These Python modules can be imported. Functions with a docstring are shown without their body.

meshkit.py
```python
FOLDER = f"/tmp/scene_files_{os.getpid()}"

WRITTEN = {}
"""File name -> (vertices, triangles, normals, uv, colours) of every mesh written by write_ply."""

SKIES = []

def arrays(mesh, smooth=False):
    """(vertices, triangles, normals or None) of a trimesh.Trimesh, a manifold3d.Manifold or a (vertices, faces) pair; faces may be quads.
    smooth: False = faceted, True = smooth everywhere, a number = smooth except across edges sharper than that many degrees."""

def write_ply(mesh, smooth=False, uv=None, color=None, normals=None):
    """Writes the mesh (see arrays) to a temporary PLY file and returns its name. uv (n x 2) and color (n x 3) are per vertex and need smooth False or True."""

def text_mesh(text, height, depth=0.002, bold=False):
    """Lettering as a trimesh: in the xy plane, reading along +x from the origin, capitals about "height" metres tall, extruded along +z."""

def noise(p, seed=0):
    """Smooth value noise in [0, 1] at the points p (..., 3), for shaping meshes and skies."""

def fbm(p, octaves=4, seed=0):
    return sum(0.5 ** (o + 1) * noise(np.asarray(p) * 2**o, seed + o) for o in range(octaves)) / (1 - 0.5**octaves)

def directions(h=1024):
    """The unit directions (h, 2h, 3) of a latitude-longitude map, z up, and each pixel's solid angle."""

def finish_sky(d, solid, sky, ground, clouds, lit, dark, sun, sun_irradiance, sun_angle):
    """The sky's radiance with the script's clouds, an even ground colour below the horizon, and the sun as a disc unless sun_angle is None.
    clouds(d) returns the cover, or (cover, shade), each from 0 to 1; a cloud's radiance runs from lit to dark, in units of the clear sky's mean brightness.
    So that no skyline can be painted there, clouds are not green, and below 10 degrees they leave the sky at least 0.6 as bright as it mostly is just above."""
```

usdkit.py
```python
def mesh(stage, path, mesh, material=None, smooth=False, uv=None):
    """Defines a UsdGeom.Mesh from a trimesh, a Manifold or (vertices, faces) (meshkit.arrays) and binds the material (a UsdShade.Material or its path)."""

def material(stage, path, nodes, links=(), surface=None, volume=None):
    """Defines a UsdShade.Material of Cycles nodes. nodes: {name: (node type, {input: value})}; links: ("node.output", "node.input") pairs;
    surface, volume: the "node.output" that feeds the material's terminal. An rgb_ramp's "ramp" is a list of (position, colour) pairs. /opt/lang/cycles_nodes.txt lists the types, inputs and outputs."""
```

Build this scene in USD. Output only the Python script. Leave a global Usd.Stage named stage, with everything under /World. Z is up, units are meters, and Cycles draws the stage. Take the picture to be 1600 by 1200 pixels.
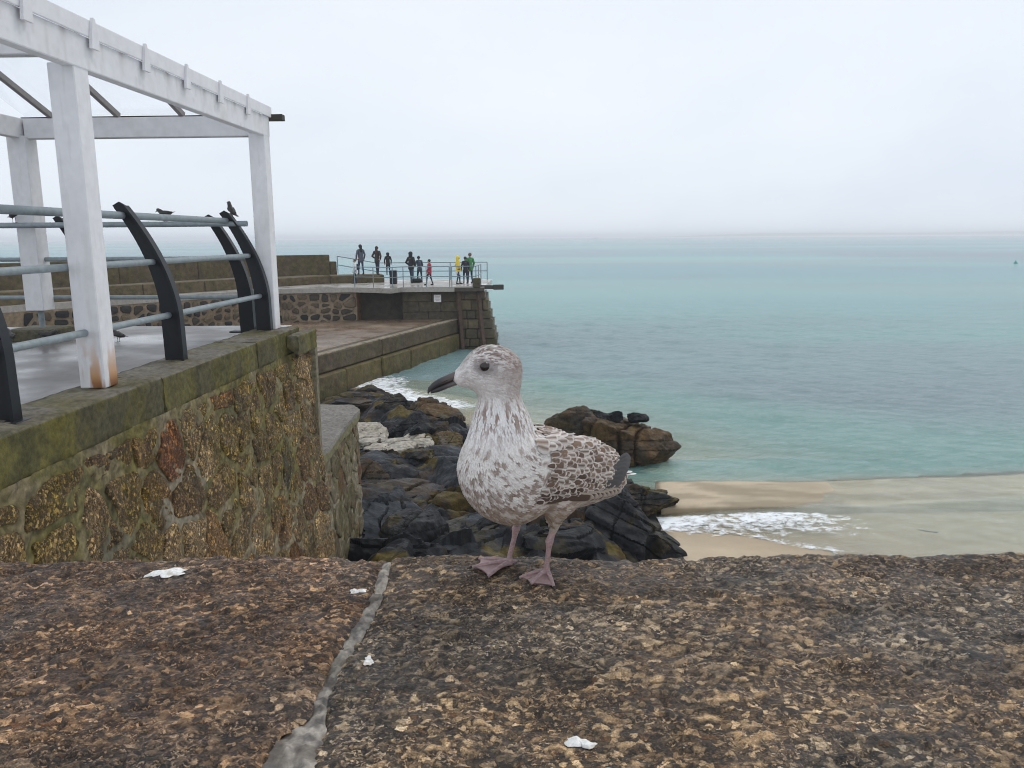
import math, random
import numpy as np, trimesh, manifold3d, usdkit, meshkit
from manifold3d import Manifold
from scipy.spatial import cKDTree, Voronoi
import shapely
from shapely.geometry import Polygon, LineString
from pxr import Usd, UsdGeom, UsdLux, UsdShade, Sdf, Gf, Vt

rng = np.random.default_rng(7)
random.seed(7)
stage = Usd.Stage.CreateInMemory()
UsdGeom.SetStageUpAxis(stage, 'Z'); UsdGeom.SetStageMetersPerUnit(stage, 1.0)
UsdGeom.Xform.Define(stage, '/World'); UsdGeom.Scope.Define(stage, '/World/Looks')

# ---------------------------------------------------------------- camera, sky, sun, exposure
PITCH, ROLL = math.radians(10.4), 0.0069
cam = UsdGeom.Camera.Define(stage, '/World/camera')
cam.CreateHorizontalApertureAttr(36.0); cam.CreateVerticalApertureAttr(27.0)
cam.CreateFocalLengthAttr(36.0 * 1250 / 1600)
cam.CreateClippingRangeAttr(Gf.Vec2f(0.05, 40000.0))
EXPOSURE = 0.0
cam.CreateExposureAttr(EXPOSURE)
_f = np.array([0, math.cos(PITCH), -math.sin(PITCH)]); _u = np.array([0, math.sin(PITCH), math.cos(PITCH)]); _r = np.array([1., 0, 0])
r2 = math.cos(ROLL) * _r - math.sin(ROLL) * _u; u2 = math.cos(ROLL) * _u + math.sin(ROLL) * _r
mtx = Gf.Matrix4d(*r2, 0, *u2, 0, *(-_f), 0, 0, 0, 6.0, 1)
UsdGeom.Xformable(cam).AddTransformOp().Set(mtx)

SUN_AZ, SUN_EL = math.radians(50), math.radians(52)      # azimuth from +y towards +x
sky = UsdLux.DomeLight.Define(stage, '/World/sky')
sky_mat = usdkit.material(stage, '/World/Looks/sky_look', {
    'sky': ('sky_texture', {'sky_type': 'single_scattering', 'sun_disc': False, 'sun_elevation': SUN_EL, 'sun_rotation': SUN_AZ}),
    'tc': ('texture_coordinate', {}),
    'map': ('mapping', {'scale': (1.0, 1.0, 2.2)}),
    'n': ('noise_texture', {'scale': 1.5, 'detail': 5.0, 'roughness': 0.5, 'distortion': 0.4}),
    'cl': ('rgb_ramp', {'ramp': [(0.25, (6.7, 7.6, 9.0)), (0.5, (8.4, 9.05, 9.9)), (0.72, (9.3, 9.75, 10.35))]}),
    'mix': ('mix_color', {'fac': 0.95, 'use_clamp': False}),
    'bg': ('background_shader', {'strength': 0.1})},
    [('tc.generated', 'map.vector'), ('map.vector', 'n.vector'), ('n.fac', 'cl.fac'), ('sky.color', 'mix.a'), ('cl.color', 'mix.b'), ('mix.result', 'bg.color')], surface='bg.Background')
UsdShade.MaterialBindingAPI.Apply(sky.GetPrim()).Bind(sky_mat)
sun = UsdLux.DistantLight.Define(stage, '/World/sun')
sun.CreateNormalizeAttr(True); sun.CreateIntensityAttr(0.3); sun.CreateAngleAttr(25.0); sun.CreateColorAttr(Gf.Vec3f(1.0, 0.97, 0.93))
UsdGeom.Xformable(sun).AddRotateZOp().Set(-math.degrees(SUN_AZ))
UsdGeom.Xformable(sun).AddRotateXOp().Set(-(90 - math.degrees(SUN_EL)))   # -z tilted so that light comes from +y, then turned to the azimuth

# ---------------------------------------------------------------- helpers
used_names = {}
def path_for(parent, name):
    base = parent.GetPath().pathString if parent is not None else '/World'
    k = used_names.setdefault((base, name), 0); used_names[(base, name)] = k + 1
    return base + '/' + (name if k == 0 else '%s_%03d' % (name, k))

def tag(o, label=None, cat=None, group=None, kind=None):
    p = o if isinstance(o, Usd.Prim) else o.GetPrim()
    for k, v in (('label', label), ('category', cat), ('group', group), ('kind', kind)):
        if v: p.SetCustomDataByKey(k, v)
    return p

def thing(name, label, cat, loc=(0, 0, 0), rotz=0.0, group=None):
    x = UsdGeom.Xform.Define(stage, path_for(None, name))
    x.AddTranslateOp().Set(Gf.Vec3d(*map(float, loc)))
    if rotz: x.AddRotateZOp().Set(math.degrees(rotz))
    return tag(x, label, cat, group)

def obj(name, mesh, mat, parent=None, col=None, smooth=False):
    """One Mesh prim. col: per-vertex albedo (primvar col). smooth: False, True or an angle (only without col)."""
    if col is None:
        return usdkit.mesh(stage, path_for(parent, name), mesh, mat, smooth=smooth).GetPrim()
    v, f, n = meshkit.arrays(mesh, False)
    if smooth:
        n = np.zeros_like(v); fn = np.cross(v[f[:, 1]] - v[f[:, 0]], v[f[:, 2]] - v[f[:, 0]])
        for k in range(3): np.add.at(n, f[:, k], fn)
        n /= np.maximum(np.linalg.norm(n, axis=1, keepdims=True), 1e-20)
    m = usdkit.mesh(stage, path_for(parent, name), (v, f), mat, smooth=False)
    if smooth:
        m.CreateNormalsAttr(Vt.Vec3fArray.FromNumpy(n.astype(np.float32))); m.SetNormalsInterpolation('vertex')
    col = np.broadcast_to(np.asarray(col, np.float32), (len(v), 3))
    UsdGeom.PrimvarsAPI(m).CreatePrimvar('col', Sdf.ValueTypeNames.Color3fArray, 'vertex').Set(Vt.Vec3fArray.FromNumpy(np.ascontiguousarray(np.clip(col, 0, 1))))
    return m.GetPrim()

def smoothstep(a, b, x):
    t = np.clip((x - a) / (b - a), 0, 1); return t * t * (3 - 2 * t)
def lerp(a, b, t):
    t = np.asarray(t)
    return np.asarray(a) * (1 - t[..., None]) + np.asarray(b) * t[..., None]
fbm, noise = meshkit.fbm, meshkit.noise

def grid_faces(nu, nv, flip=False):
    i, j = np.meshgrid(np.arange(nu - 1), np.arange(nv - 1), indexing='ij')
    a = (i * nv + j).ravel(); b = a + nv; c = b + 1; d = a + 1
    q = np.stack([a, b, c, d], 1) if not flip else np.stack([a, d, c, b], 1)
    return np.vstack([q[:, [0, 1, 2]], q[:, [0, 2, 3]]])

def box(size, center=(0, 0, 0), bevel=0.0, sub=0, R=None):
    """Box with bevelled edges (hull of shrunk boxes) and optionally subdivided."""
    sx, sy, sz = [s / 2 for s in size]
    if bevel > 0:
        b = min(bevel, .45 * min(size)); pts = []
        for a in (-1, 1):
            for c in (-1, 1):
                for d in (-1, 1):
                    pts += [(a * (sx - b), c * (sy - b), d * sz), (a * (sx - b), c * sy, d * (sz - b)), (a * sx, c * (sy - b), d * (sz - b))]
        m = trimesh.convex.convex_hull(np.array(pts))
    else:
        m = trimesh.creation.box(size)
    for _ in range(sub): m = m.subdivide()
    if R is not None: m.apply_transform(R)
    m.apply_translation(center)
    return m
def rotm(axis, ang): return trimesh.transformations.rotation_matrix(ang, axis)

def beam(a, b, w, h, bevel=0.004, up=(0, 0, 1), sub_len=None):
    """Rectangular bar from a to b: w across, h along up."""
    a, b, up = (np.asarray(x, float) for x in (a, b, up))
    d = b - a; L = np.linalg.norm(d); d /= L
    s = np.cross(d, up); s /= np.linalg.norm(s); t = np.cross(s, d)
    m = box((w, L, h), bevel=bevel)
    if sub_len: m = m.subdivide_to_size(sub_len)
    M = np.eye(4); M[:3, 0] = s; M[:3, 1] = d; M[:3, 2] = t; M[:3, 3] = (a + b) / 2
    m.apply_transform(M); return m

def tube(pts, r, sides=10, caps=True):
    p = np.asarray(pts, float); r = np.broadcast_to(np.asarray(r, float), (len(p),))
    t = np.gradient(p, axis=0); t /= np.linalg.norm(t, axis=1, keepdims=True)
    ref = np.array([0, 0, 1.]) if abs(t[0, 2]) < .9 else np.array([1., 0, 0])
    rings = []; a = np.cross(t[0], ref); a /= np.linalg.norm(a)
    ang = np.linspace(0, 2 * np.pi, sides, endpoint=False)
    for i in range(len(p)):
        a = a - t[i] * (a @ t[i]); a /= np.linalg.norm(a); b = np.cross(t[i], a)
        rings.append(p[i] + r[i] * (np.cos(ang)[:, None] * a + np.sin(ang)[:, None] * b))
    v = np.vstack(rings); f = []
    for i in range(len(p) - 1):
        for j in range(sides):
            k = (j + 1) % sides
            f += [(i * sides + j, i * sides + k, (i + 1) * sides + k), (i * sides + j, (i + 1) * sides + k, (i + 1) * sides + j)]
    if caps:
        v = np.vstack([v, p[0], p[-1]]); n = len(p) * sides
        for j in range(sides):
            k = (j + 1) % sides
            f += [(n, k, j), (n + 1, (len(p) - 1) * sides + j, (len(p) - 1) * sides + k)]
    return trimesh.Trimesh(v, np.array(f), process=False)

def cat(ms): return trimesh.util.concatenate(ms)

def sphere_m(c, r, n=16):
    return Manifold.sphere(r, n).translate([float(x) for x in c])
def bone(a, ra, b, rb, n=16):
    return Manifold.batch_hull([sphere_m(a, ra, n), sphere_m(b, rb, n)])
def to_tri(m):
    x = m.to_mesh(); return trimesh.Trimesh(x.vert_properties[:, :3], x.tri_verts, process=False)
def union_smooth(parts, edge=0.02, it=6):
    m = Manifold.batch_boolean(parts, manifold3d.OpType.Add).refine_to_length(edge)
    t = to_tri(m); t.merge_vertices()
    return trimesh.smoothing.filter_taubin(t, iterations=it)

def extrude(poly, h, z0=0.0):
    m = trimesh.creation.extrude_polygon(Polygon(poly) if not isinstance(poly, Polygon) else poly, h, engine='earcut')
    m.apply_translation((0, 0, z0)); return m

# ---------------------------------------------------------------- materials
LK = '/World/Looks/'
def vcol_mat(name, rough=0.8, rough2=None, ns=30.0, lo=0.75, hi=1.2, bs=60.0, bd=0.004, bstr=0.6, spec=0.5, detail=6.0, rns=3.0, sss=0.0):
    """Albedo from the mesh's col primvar, broken up by fine noise; roughness varies between rough and rough2; noise bump."""
    nodes = {'a': ('attribute', {'attribute': 'col'}), 'g': ('geometry', {}),
             'n': ('noise_texture', {'scale': ns, 'detail': detail, 'roughness': 0.6}),
             'r': ('map_range', {'from_min': 0.3, 'from_max': 0.7, 'to_min': lo, 'to_max': hi, 'clamp': False}),
             'm': ('mix_color', {'blend_type': 'multiply', 'fac': 1.0}),
             'n2': ('noise_texture', {'scale': rns, 'detail': 3.0}),
             'rr': ('map_range', {'from_min': 0.4, 'from_max': 0.6, 'to_min': rough, 'to_max': rough if rough2 is None else rough2, 'clamp': True}),
             'bn': ('noise_texture', {'scale': bs, 'detail': detail, 'roughness': 0.65}),
             'b': ('bump', {'strength': bstr, 'distance': bd}),
             'p': ('principled_bsdf', {'specular_ior_level': spec})}
    links = [('g.position', 'n.vector'), ('g.position', 'n2.vector'), ('g.position', 'bn.vector'), ('n.fac', 'r.value'), ('a.color', 'm.a'), ('r.result', 'm.b'),
             ('m.result', 'p.base_color'), ('n2.fac', 'rr.value'), ('rr.result', 'p.roughness'), ('bn.fac', 'b.height'), ('b.normal', 'p.normal')]
    return usdkit.material(stage, LK + name, nodes, links, surface='p.BSDF')

def flat_mat(name, c, rough=0.5, metallic=0.0, ns=25.0, lo=0.85, hi=1.12, bs=80.0, bd=0.001, bstr=0.3, spec=0.5, **extra):
    nodes = {'g': ('geometry', {}), 'n': ('noise_texture', {'scale': ns, 'detail': 5.0, 'roughness': 0.6}),
             'r': ('map_range', {'from_min': 0.3, 'from_max': 0.7, 'to_min': lo, 'to_max': hi, 'clamp': False}),
             'm': ('mix_color', {'blend_type': 'multiply', 'fac': 1.0, 'a': c}),
             'bn': ('noise_texture', {'scale': bs, 'detail': 4.0}), 'b': ('bump', {'strength': bstr, 'distance': bd}),
             'p': ('principled_bsdf', {'roughness': rough, 'metallic': metallic, 'specular_ior_level': spec, **extra})}
    return usdkit.material(stage, LK + name, nodes, [('g.position', 'n.vector'), ('g.position', 'bn.vector'), ('n.fac', 'r.value'), ('r.result', 'm.b'), ('m.result', 'p.base_color'), ('bn.fac', 'b.height'), ('b.normal', 'p.normal')], surface='p.BSDF')

def granite_mat(name, k=1.0, spec=.4, bd=.0030, dist=.016, soft=1.0):
    """Coarse granite: irregular crystals of two sizes (dark mica, tan and cream feldspar) with dark seams; col = tint * 0.4, xtal = big feldspar laths."""
    cells = [(0.0, (.022, .020, .019)), (.38, (.040, .034, .029)), (.56, (.090, .069, .047)), (.72, (.175, .132, .086)), (.84, (.40, .31, .20)), (.95, (.62, .51, .365)), (.96, (.09, .05, .024)), (1.0, (.13, .07, .030))]
    cells2 = [(0.0, (.020, .018, .018)), (.45, (.038, .032, .028)), (.66, (.085, .065, .045)), (.82, (.21, .155, .098)), (.95, (.48, .385, .265)), (1.0, (.46, .38, .28))]
    mean = np.array([.11, .088, .062])
    cells, cells2 = ([(q, tuple(mean + (np.array(c) - mean) * soft)) for q, c in cc] for cc in (cells, cells2))
    nodes = {'g': ('geometry', {}), 'a': ('attribute', {'attribute': 'col'}), 'x': ('attribute', {'attribute': 'xtal'}),
        'wn': ('noise_texture', {'scale': 90.0 * k, 'detail': 4.0, 'roughness': 0.65}), 'ws': ('vector_math', {'math_type': 'multiply_add', 'vector2': (dist, dist, dist)}),
        'map': ('mapping', {'scale': (1.0, 1.35, 1.0), 'rotation': (0, 0, 0.35)}),
        'v1': ('voronoi_texture', {'scale': 105.0 * k}), 'v1e': ('voronoi_texture', {'scale': 105.0 * k, 'feature': 'distance_to_edge'}), 'v2': ('voronoi_texture', {'scale': 270.0 * k}),
        's1': ('separate_color', {}), 's2': ('separate_color', {}), 'r1': ('rgb_ramp', {'ramp': cells}), 'r2': ('rgb_ramp', {'ramp': cells2}),
        'cn': ('noise_texture', {'scale': 26.0 * k, 'detail': 4.0, 'roughness': 0.6}), 'cr': ('map_range', {'from_min': .40, 'from_max': .60, 'to_min': 0.1, 'to_max': 0.9, 'clamp': True}),
        'mx': ('mix_color', {}), 'e': ('map_range', {'from_min': 0.0, 'from_max': .10, 'to_min': .38, 'to_max': 1.0, 'clamp': True}),
        'cre': ('rgb_ramp', {'ramp': [(.3, (.27, .20, .125)), (.5, (.40, .31, .20)), (.7, (.52, .43, .31))]}), 'mc': ('mix_color', {}),
        'fn': ('noise_texture', {'scale': 420.0 * k, 'detail': 4.0, 'roughness': 0.7}), 'fr': ('map_range', {'from_min': .32, 'from_max': .68, 'to_min': .45, 'to_max': 1.55, 'clamp': False}),
        'm1': ('mix_color', {'blend_type': 'multiply', 'fac': 1.0, 'use_clamp': False}), 'm2': ('mix_color', {'blend_type': 'multiply', 'fac': 1.0, 'use_clamp': False}), 'm3': ('mix_color', {'blend_type': 'multiply', 'fac': 1.0, 'use_clamp': False}),
        'sc': ('mix_color', {'blend_type': 'multiply', 'fac': 1.0, 'use_clamp': False, 'b': (2.5, 2.5, 2.5)}),
        'n3': ('noise_texture', {'scale': 9.0, 'detail': 4.0}), 'rr': ('map_range', {'from_min': .42, 'from_max': .6, 'to_min': .40, 'to_max': .75, 'clamp': True}),
        'hb': ('math', {'math_type': 'multiply_add', 'value2': .45}), 'h2': ('math', {'math_type': 'multiply_add', 'value2': .6}), 'bw': ('rgb_to_bw', {}),
        'b': ('bump', {'strength': .9, 'distance': bd}), 'p': ('principled_bsdf', {'specular_ior_level': spec})}
    links = [('g.position', 'wn.vector'), ('wn.color', 'ws.vector1'), ('g.position', 'ws.vector3'), ('ws.vector', 'map.vector'), ('map.vector', 'v1.vector'), ('map.vector', 'v1e.vector'), ('map.vector', 'v2.vector'),
        ('v1.color', 's1.color'), ('v2.color', 's2.color'), ('s1.r', 'r1.fac'), ('s2.r', 'r2.fac'), ('g.position', 'cn.vector'), ('cn.fac', 'cr.value'), ('cr.result', 'mx.fac'), ('r2.color', 'mx.a'), ('r1.color', 'mx.b'),
        ('v1e.distance', 'e.value'), ('cn.fac', 'cre.fac'), ('x.fac', 'mc.fac'), ('m1.result', 'mc.a'), ('cre.color', 'mc.b'), ('mx.result', 'm1.a'), ('e.result', 'm1.b'), ('g.position', 'fn.vector'), ('fn.fac', 'fr.value'),
        ('mc.result', 'm2.a'), ('fr.result', 'm2.b'), ('a.color', 'sc.a'), ('m2.result', 'm3.a'), ('sc.result', 'm3.b'), ('m3.result', 'p.base_color'), ('g.position', 'n3.vector'), ('n3.fac', 'rr.value'), ('rr.result', 'p.roughness'),
        ('e.result', 'hb.value1'), ('fn.fac', 'hb.value3'), ('s1.r', 'h2.value1'), ('hb.value', 'h2.value3'), ('h2.value', 'b.height'), ('b.normal', 'p.normal')]
    del nodes['bw']
    return usdkit.material(stage, LK + name, nodes, links, surface='p.BSDF')
M_granite = granite_mat('wet_granite')
M_stonegr = granite_mat('wall_granite', .42, .2, .010, .040, .8)
M_mortar = vcol_mat('mortar', 0.8, ns=200.0, bs=300.0, bd=0.0015)
M_stone = vcol_mat('wall_stone', 0.55, 0.85, ns=55.0, lo=0.55, hi=1.5, bs=60.0, bd=0.014, bstr=0.9, rns=2.0, spec=0.25)
M_concrete = vcol_mat('mossy_concrete', 0.65, 0.9, ns=24.0, lo=0.55, hi=1.4, bs=45.0, bd=0.008, bstr=0.8, rns=2.0, spec=0.25)
M_farstone = vcol_mat('pier_stone', 0.65, 0.9, ns=4.0, lo=0.6, hi=1.4, bs=7.0, bd=0.04, bstr=0.7, rns=1.0, spec=0.3)
M_wetfloor = vcol_mat('wet_paving', 0.16, 0.55, ns=9.0, lo=0.8, hi=1.2, bs=40.0, bd=0.003, bstr=0.35, rns=0.8)
M_rock = vcol_mat('wet_slate', 0.42, 0.8, ns=9.0, lo=0.5, hi=1.55, bs=9.0, bd=0.05, bstr=0.7, rns=2.5, detail=10.0, spec=0.13)
M_sand = vcol_mat('sand', 0.6, ns=1.5, lo=0.9, hi=1.1, bs=5.0, bd=0.02, bstr=0.3, rns=0.5)
M_paint = vcol_mat('white_paint', 0.45, 0.65, ns=14.0, lo=0.93, hi=1.05, bs=90.0, bd=0.0012, bstr=0.35, rns=4.0)
M_iron = flat_mat('black_iron', (0.007, 0.008, 0.010), 0.42, bs=120.0, spec=0.3)
M_rail = flat_mat('galvanised_rail', (0.22, 0.255, 0.265), 0.5, metallic=0.3, ns=18.0, lo=0.8, hi=1.15)
M_steel = flat_mat('grey_steel', (0.16, 0.2, 0.22), 0.5)
M_timber = flat_mat('dark_timber', (0.028, 0.022, 0.016), 0.7, ns=6.0, lo=0.6, hi=1.5)
M_white = flat_mat('chalky_white', (0.78, 0.78, 0.75), 0.7, bs=300.0, bd=0.001)
M_cloth = vcol_mat('cloth', 0.85, ns=12.0, lo=0.85, hi=1.12, bs=25.0, bd=0.01, bstr=0.5)
M_bird = vcol_mat('dark_plumage', 0.5, ns=150.0, lo=0.7, hi=1.3, bs=200.0, bd=0.002)
M_feather = vcol_mat('feather', 0.7, ns=500.0, lo=0.85, hi=1.12, bs=700.0, bd=0.0004, bstr=0.4, spec=0.25)
M_bill = vcol_mat('horn', 0.42, ns=160.0, lo=0.85, hi=1.15, bs=250.0, bd=0.0005, bstr=0.3)
M_skin = vcol_mat('leg_skin', 0.5, ns=350.0, lo=0.86, hi=1.14, bs=650.0, bd=0.0007, bstr=0.6)
M_eye = flat_mat('eye', (0.008, 0.006, 0.005), 0.03, bstr=0.0, spec=0.6)
M_buoy = flat_mat('green_plastic', (0.03, 0.25, 0.2), 0.5)

# clear roof sheet
M_sheet = usdkit.material(stage, LK + 'clear_sheet', {
    't': ('transparent_bsdf', {'color': (0.95, 0.955, 0.96)}), 'd': ('diffuse_bsdf', {'color': (0.75, 0.78, 0.8)}), 'tl': ('translucent_bsdf', {'color': (0.75, 0.78, 0.8)}),
    'dd': ('mix_closure', {'fac': 0.75}), 'm0': ('mix_closure', {'fac': 0.07}), 'gl': ('glossy_bsdf', {'roughness': 0.1, 'color': (1, 1, 1)}),
    'm1': ('mix_closure', {'fac': 0.05})},
    [('d.BSDF', 'dd.closure1'), ('tl.BSDF', 'dd.closure2'), ('t.BSDF', 'm0.closure1'), ('dd.closure', 'm0.closure2'), ('m0.closure', 'm1.closure1'), ('gl.BSDF', 'm1.closure2')], surface='m1.closure')

# ---------------------------------------------------------------- ground and sea
SHORE = np.array([(10, 3.2), (12, 3.0), (14.4, 2.95), (17, 3.3), (19, 2.6), (21, 1.2), (24, -0.7), (27, -2.3), (29, -3.8), (30.2, -5.2), (32, -6.5), (44.5, -7), (46, -300), (60, -9000), (99999, -20000)])
def shore_x(y): return np.interp(y, SHORE[:, 0], SHORE[:, 1])
def sand_z(x, y):
    z = 0.10 - 0.033 * np.clip(x - 3, 0, 40) + 0.0 * y                       # beach falls to the right
    z = np.where(x > 12, 0.10 - 0.033 * 9 - 0.02 * (x - 12), z)
    z = z - 0.06 * np.clip(y - 14.5, 0, 3.2)
    far = np.clip(y - (17.6 + 0.11 * (x - 3)), 0, None)
    z = z - np.interp(far, [0, 2.0, 6, 20, 60, 200, 600], [0, 1.15, 1.9, 2.8, 4.0, 6.0, 9.0])
    d = x - shore_x(y)                                                        # shallow sand lip along the rocks
    lip = 0.06 - 0.16 * np.clip(d, 0, None)
    near = (y > 21) & (y < 34)
    z = np.where(near, np.maximum(z, lip - 0.05), z)
    return np.maximum(z, -9.0)
def ground_z(x, y):
    s = sand_z(x, y)
    d = shore_x(y) - x
    hi = np.interp(y, [9, 12, 15, 19, 24, 30], [1.6, 1.15, 0.75, 0.55, 0.45, 0.30])
    rockz = np.minimum(0.42 * d - 0.05, hi)
    p = np.stack([x, y, 0 * x], -1)
    rockz = rockz + (fbm(p * [1.1, 0.6, 1], 5, 3) - .5) * 0.9 * smoothstep(0, 2.0, d)
    return np.where(d > 0, np.maximum(rockz, np.minimum(s, 0.2) * (d < 0.4) - 3 * (d >= 0.4)), s)

def graded(a, b, h0, g):
    out, h = [a], h0
    while out[-1] < b: out.append(out[-1] + h); h *= g
    return np.array(out)
ys = np.concatenate([graded(9.0, 45, 0.22, 1.004), graded(45.5, 12000, 0.6, 1.05)])
xr = np.concatenate([np.arange(-9, 16, 0.22), graded(16.2, 9000, 0.3, 1.06)])
xl = -graded(9.3, 9000, 0.4, 1.09)[::-1]
xs = np.concatenate([xl, xr])
X, Y = np.meshgrid(xs, ys, indexing='ij')
GZ = ground_z(X, Y) - .9 * smoothstep(.25, 1.0, shore_x(Y) - X)
gp = np.stack([X, Y, GZ], -1).reshape(-1, 3)
sandc = np.array([0.47, 0.37, 0.245]); rockc = np.array([0.028, 0.027, 0.026])
isrock = smoothstep(-0.15, 0.15, (shore_x(Y) - X)).ravel()
weedn = smoothstep(.56, .68, fbm(gp * [.35, .8, 0] + 9, 4, 5)) * smoothstep(-.25, -.8, gp[:, 2])
gc = lerp(sandc * (0.9 + .2 * fbm(gp * .6, 4, 1))[:, None], np.array([.09, .11, .09]), .55 * weedn)
gc = lerp(gc, np.array([.30, .225, .135]), .75 * smoothstep(.10, .0, gp[:, 2]) * smoothstep(-.6, -.2, gp[:, 2]))
gc = lerp(gc, rockc * (0.6 + .8 * fbm(gp * 2.0, 4, 2))[:, None], isrock)
tag(obj('seabed', (gp, grid_faces(len(xs), len(ys))), M_sand, None, gc, smooth=True), 'sandy beach and shallow seabed falling away from the rocks', 'seabed', kind='structure')

def bed_z(x, y):
    base = ground_z(x, y)
    d = shore_x(y) - x
    w = fbm(np.stack([x * .5, y * .35, 0 * x], -1), 3, 61)
    c = (x * .865 + y * .5) / 1.35 + 2.2 * w
    saw = c - np.floor(c); k = np.floor(c)
    hk = noise(np.stack([k * 3.7, np.floor((x * -.5 + y * .865) / 1.7 + 5 * noise(np.stack([k * 1.3, 0 * k, 0 * k], -1), 3)) * 1.9, 0 * k], -1), 9)
    r = (.36 * saw ** .8 * (1 - smoothstep(.90, .99, saw)) + .40 * (hk - .5)) * smoothstep(-.1, 1.2, d)
    p = np.stack([x * 1.6, y * 1.1, 0 * x], -1)
    return base - .16 + r + (fbm(p * .8, 3, 63) - .5) * .30 * smoothstep(-.1, .8, d) + (fbm(p * 4, 4, 68) - .5) * .07 - .35 * smoothstep(.15, -.25, d)
bx_, by_ = np.meshgrid(np.arange(-5.0, 3.7, .055), np.arange(9.6, 31.5, .065), indexing='ij')
bp_ = np.stack([bx_, by_, bed_z(bx_, by_)], -1).reshape(-1, 3)
bc_ = np.array([.012, .0125, .014]) * (.5 + 1.0 * fbm(bp_ * 3, 5, 64))[:, None]
bc_ = lerp(bc_, np.array([.045, .049, .054]), .4 * smoothstep(.5, .68, fbm(bp_ * [1.4, .8, 1], 4, 65)))
bc_ = lerp(bc_, np.array([.085, .060, .008]), .8 * smoothstep(.56, .60, fbm(bp_ * [1.2, .9, 1.2] + 5, 6, 66)))
bc_ = lerp(bc_, np.array([.06, .032, .010]), .5 * smoothstep(.58, .66, fbm(bp_ * 2.0 + 15, 4, 67)))
tag(obj('foreshore_bedrock', (bp_, grid_faces(*bx_.shape)), M_rock, None, bc_, smooth=False), 'dark ridged slate bedrock of the foreshore below the wall', 'bedrock', kind='structure')

# sea: surface with body colour growing with depth, reflection on top
def wave_z(x, y):
    z = 0
    r = np.random.default_rng(5)
    for k in range(24):
        lam = 0.42 * 1.105 ** k * r.uniform(.9, 1.1)
        th = r.normal(-0.25, 0.55) + np.pi / 2
        amp = 0.0068 * lam ** 0.6
        z = z + amp * np.sin(2 * np.pi / lam * (x * np.cos(th) + y * np.sin(th)) + r.uniform(0, 6.28) + 1.5 * noise(np.stack([x, y, 0 * x], -1) / (4 * lam), k))
    return z
ys2 = np.concatenate([graded(12.5, 60, 0.13, 1.0045), graded(60.4, 12000, 0.5, 1.035)])
xr2 = np.concatenate([np.arange(-8, 15, 0.15), graded(15.2, 9000, 0.17, 1.028)])
xs2 = np.concatenate([-graded(8.2, 9000, 0.3, 1.1)[::-1], xr2])
X, Y = np.meshgrid(xs2, ys2, indexing='ij')
slab_d = np.where((Y > 16.7 + .135 * (X - 3.25)) & (Y < 18.5 + .135 * (X - 3.25)) & (X > 3.25) & (X < 27.5), -(np.interp(X - 3.25, [0, 5, 24], [.13, -.07, -.26])), 99)
depth = np.minimum(-ground_z(X, Y), slab_d)
amp = smoothstep(0.02, 0.8, depth) * 0.85 + 0.15
cellx = np.gradient(X, axis=0); celly = np.gradient(Y, axis=1)
fade = 1 - smoothstep(0.35, 1.2, np.maximum(cellx, celly))
WZ = wave_z(X, Y) * amp * fade
wp = np.stack([X, Y, WZ], -1).reshape(-1, 3)
dep = np.clip(depth, 0, 9).ravel()
patch = fbm(np.stack([X / 60 + 3, Y / 38, 0 * X], -1).reshape(-1, 3), 4, 12)         # cloud-sized patches of sandy and weedy bottom
patch2 = fbm(np.stack([X / 260, Y / 70 + 4, 0 * X], -1).reshape(-1, 3), 3, 15)
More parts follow.
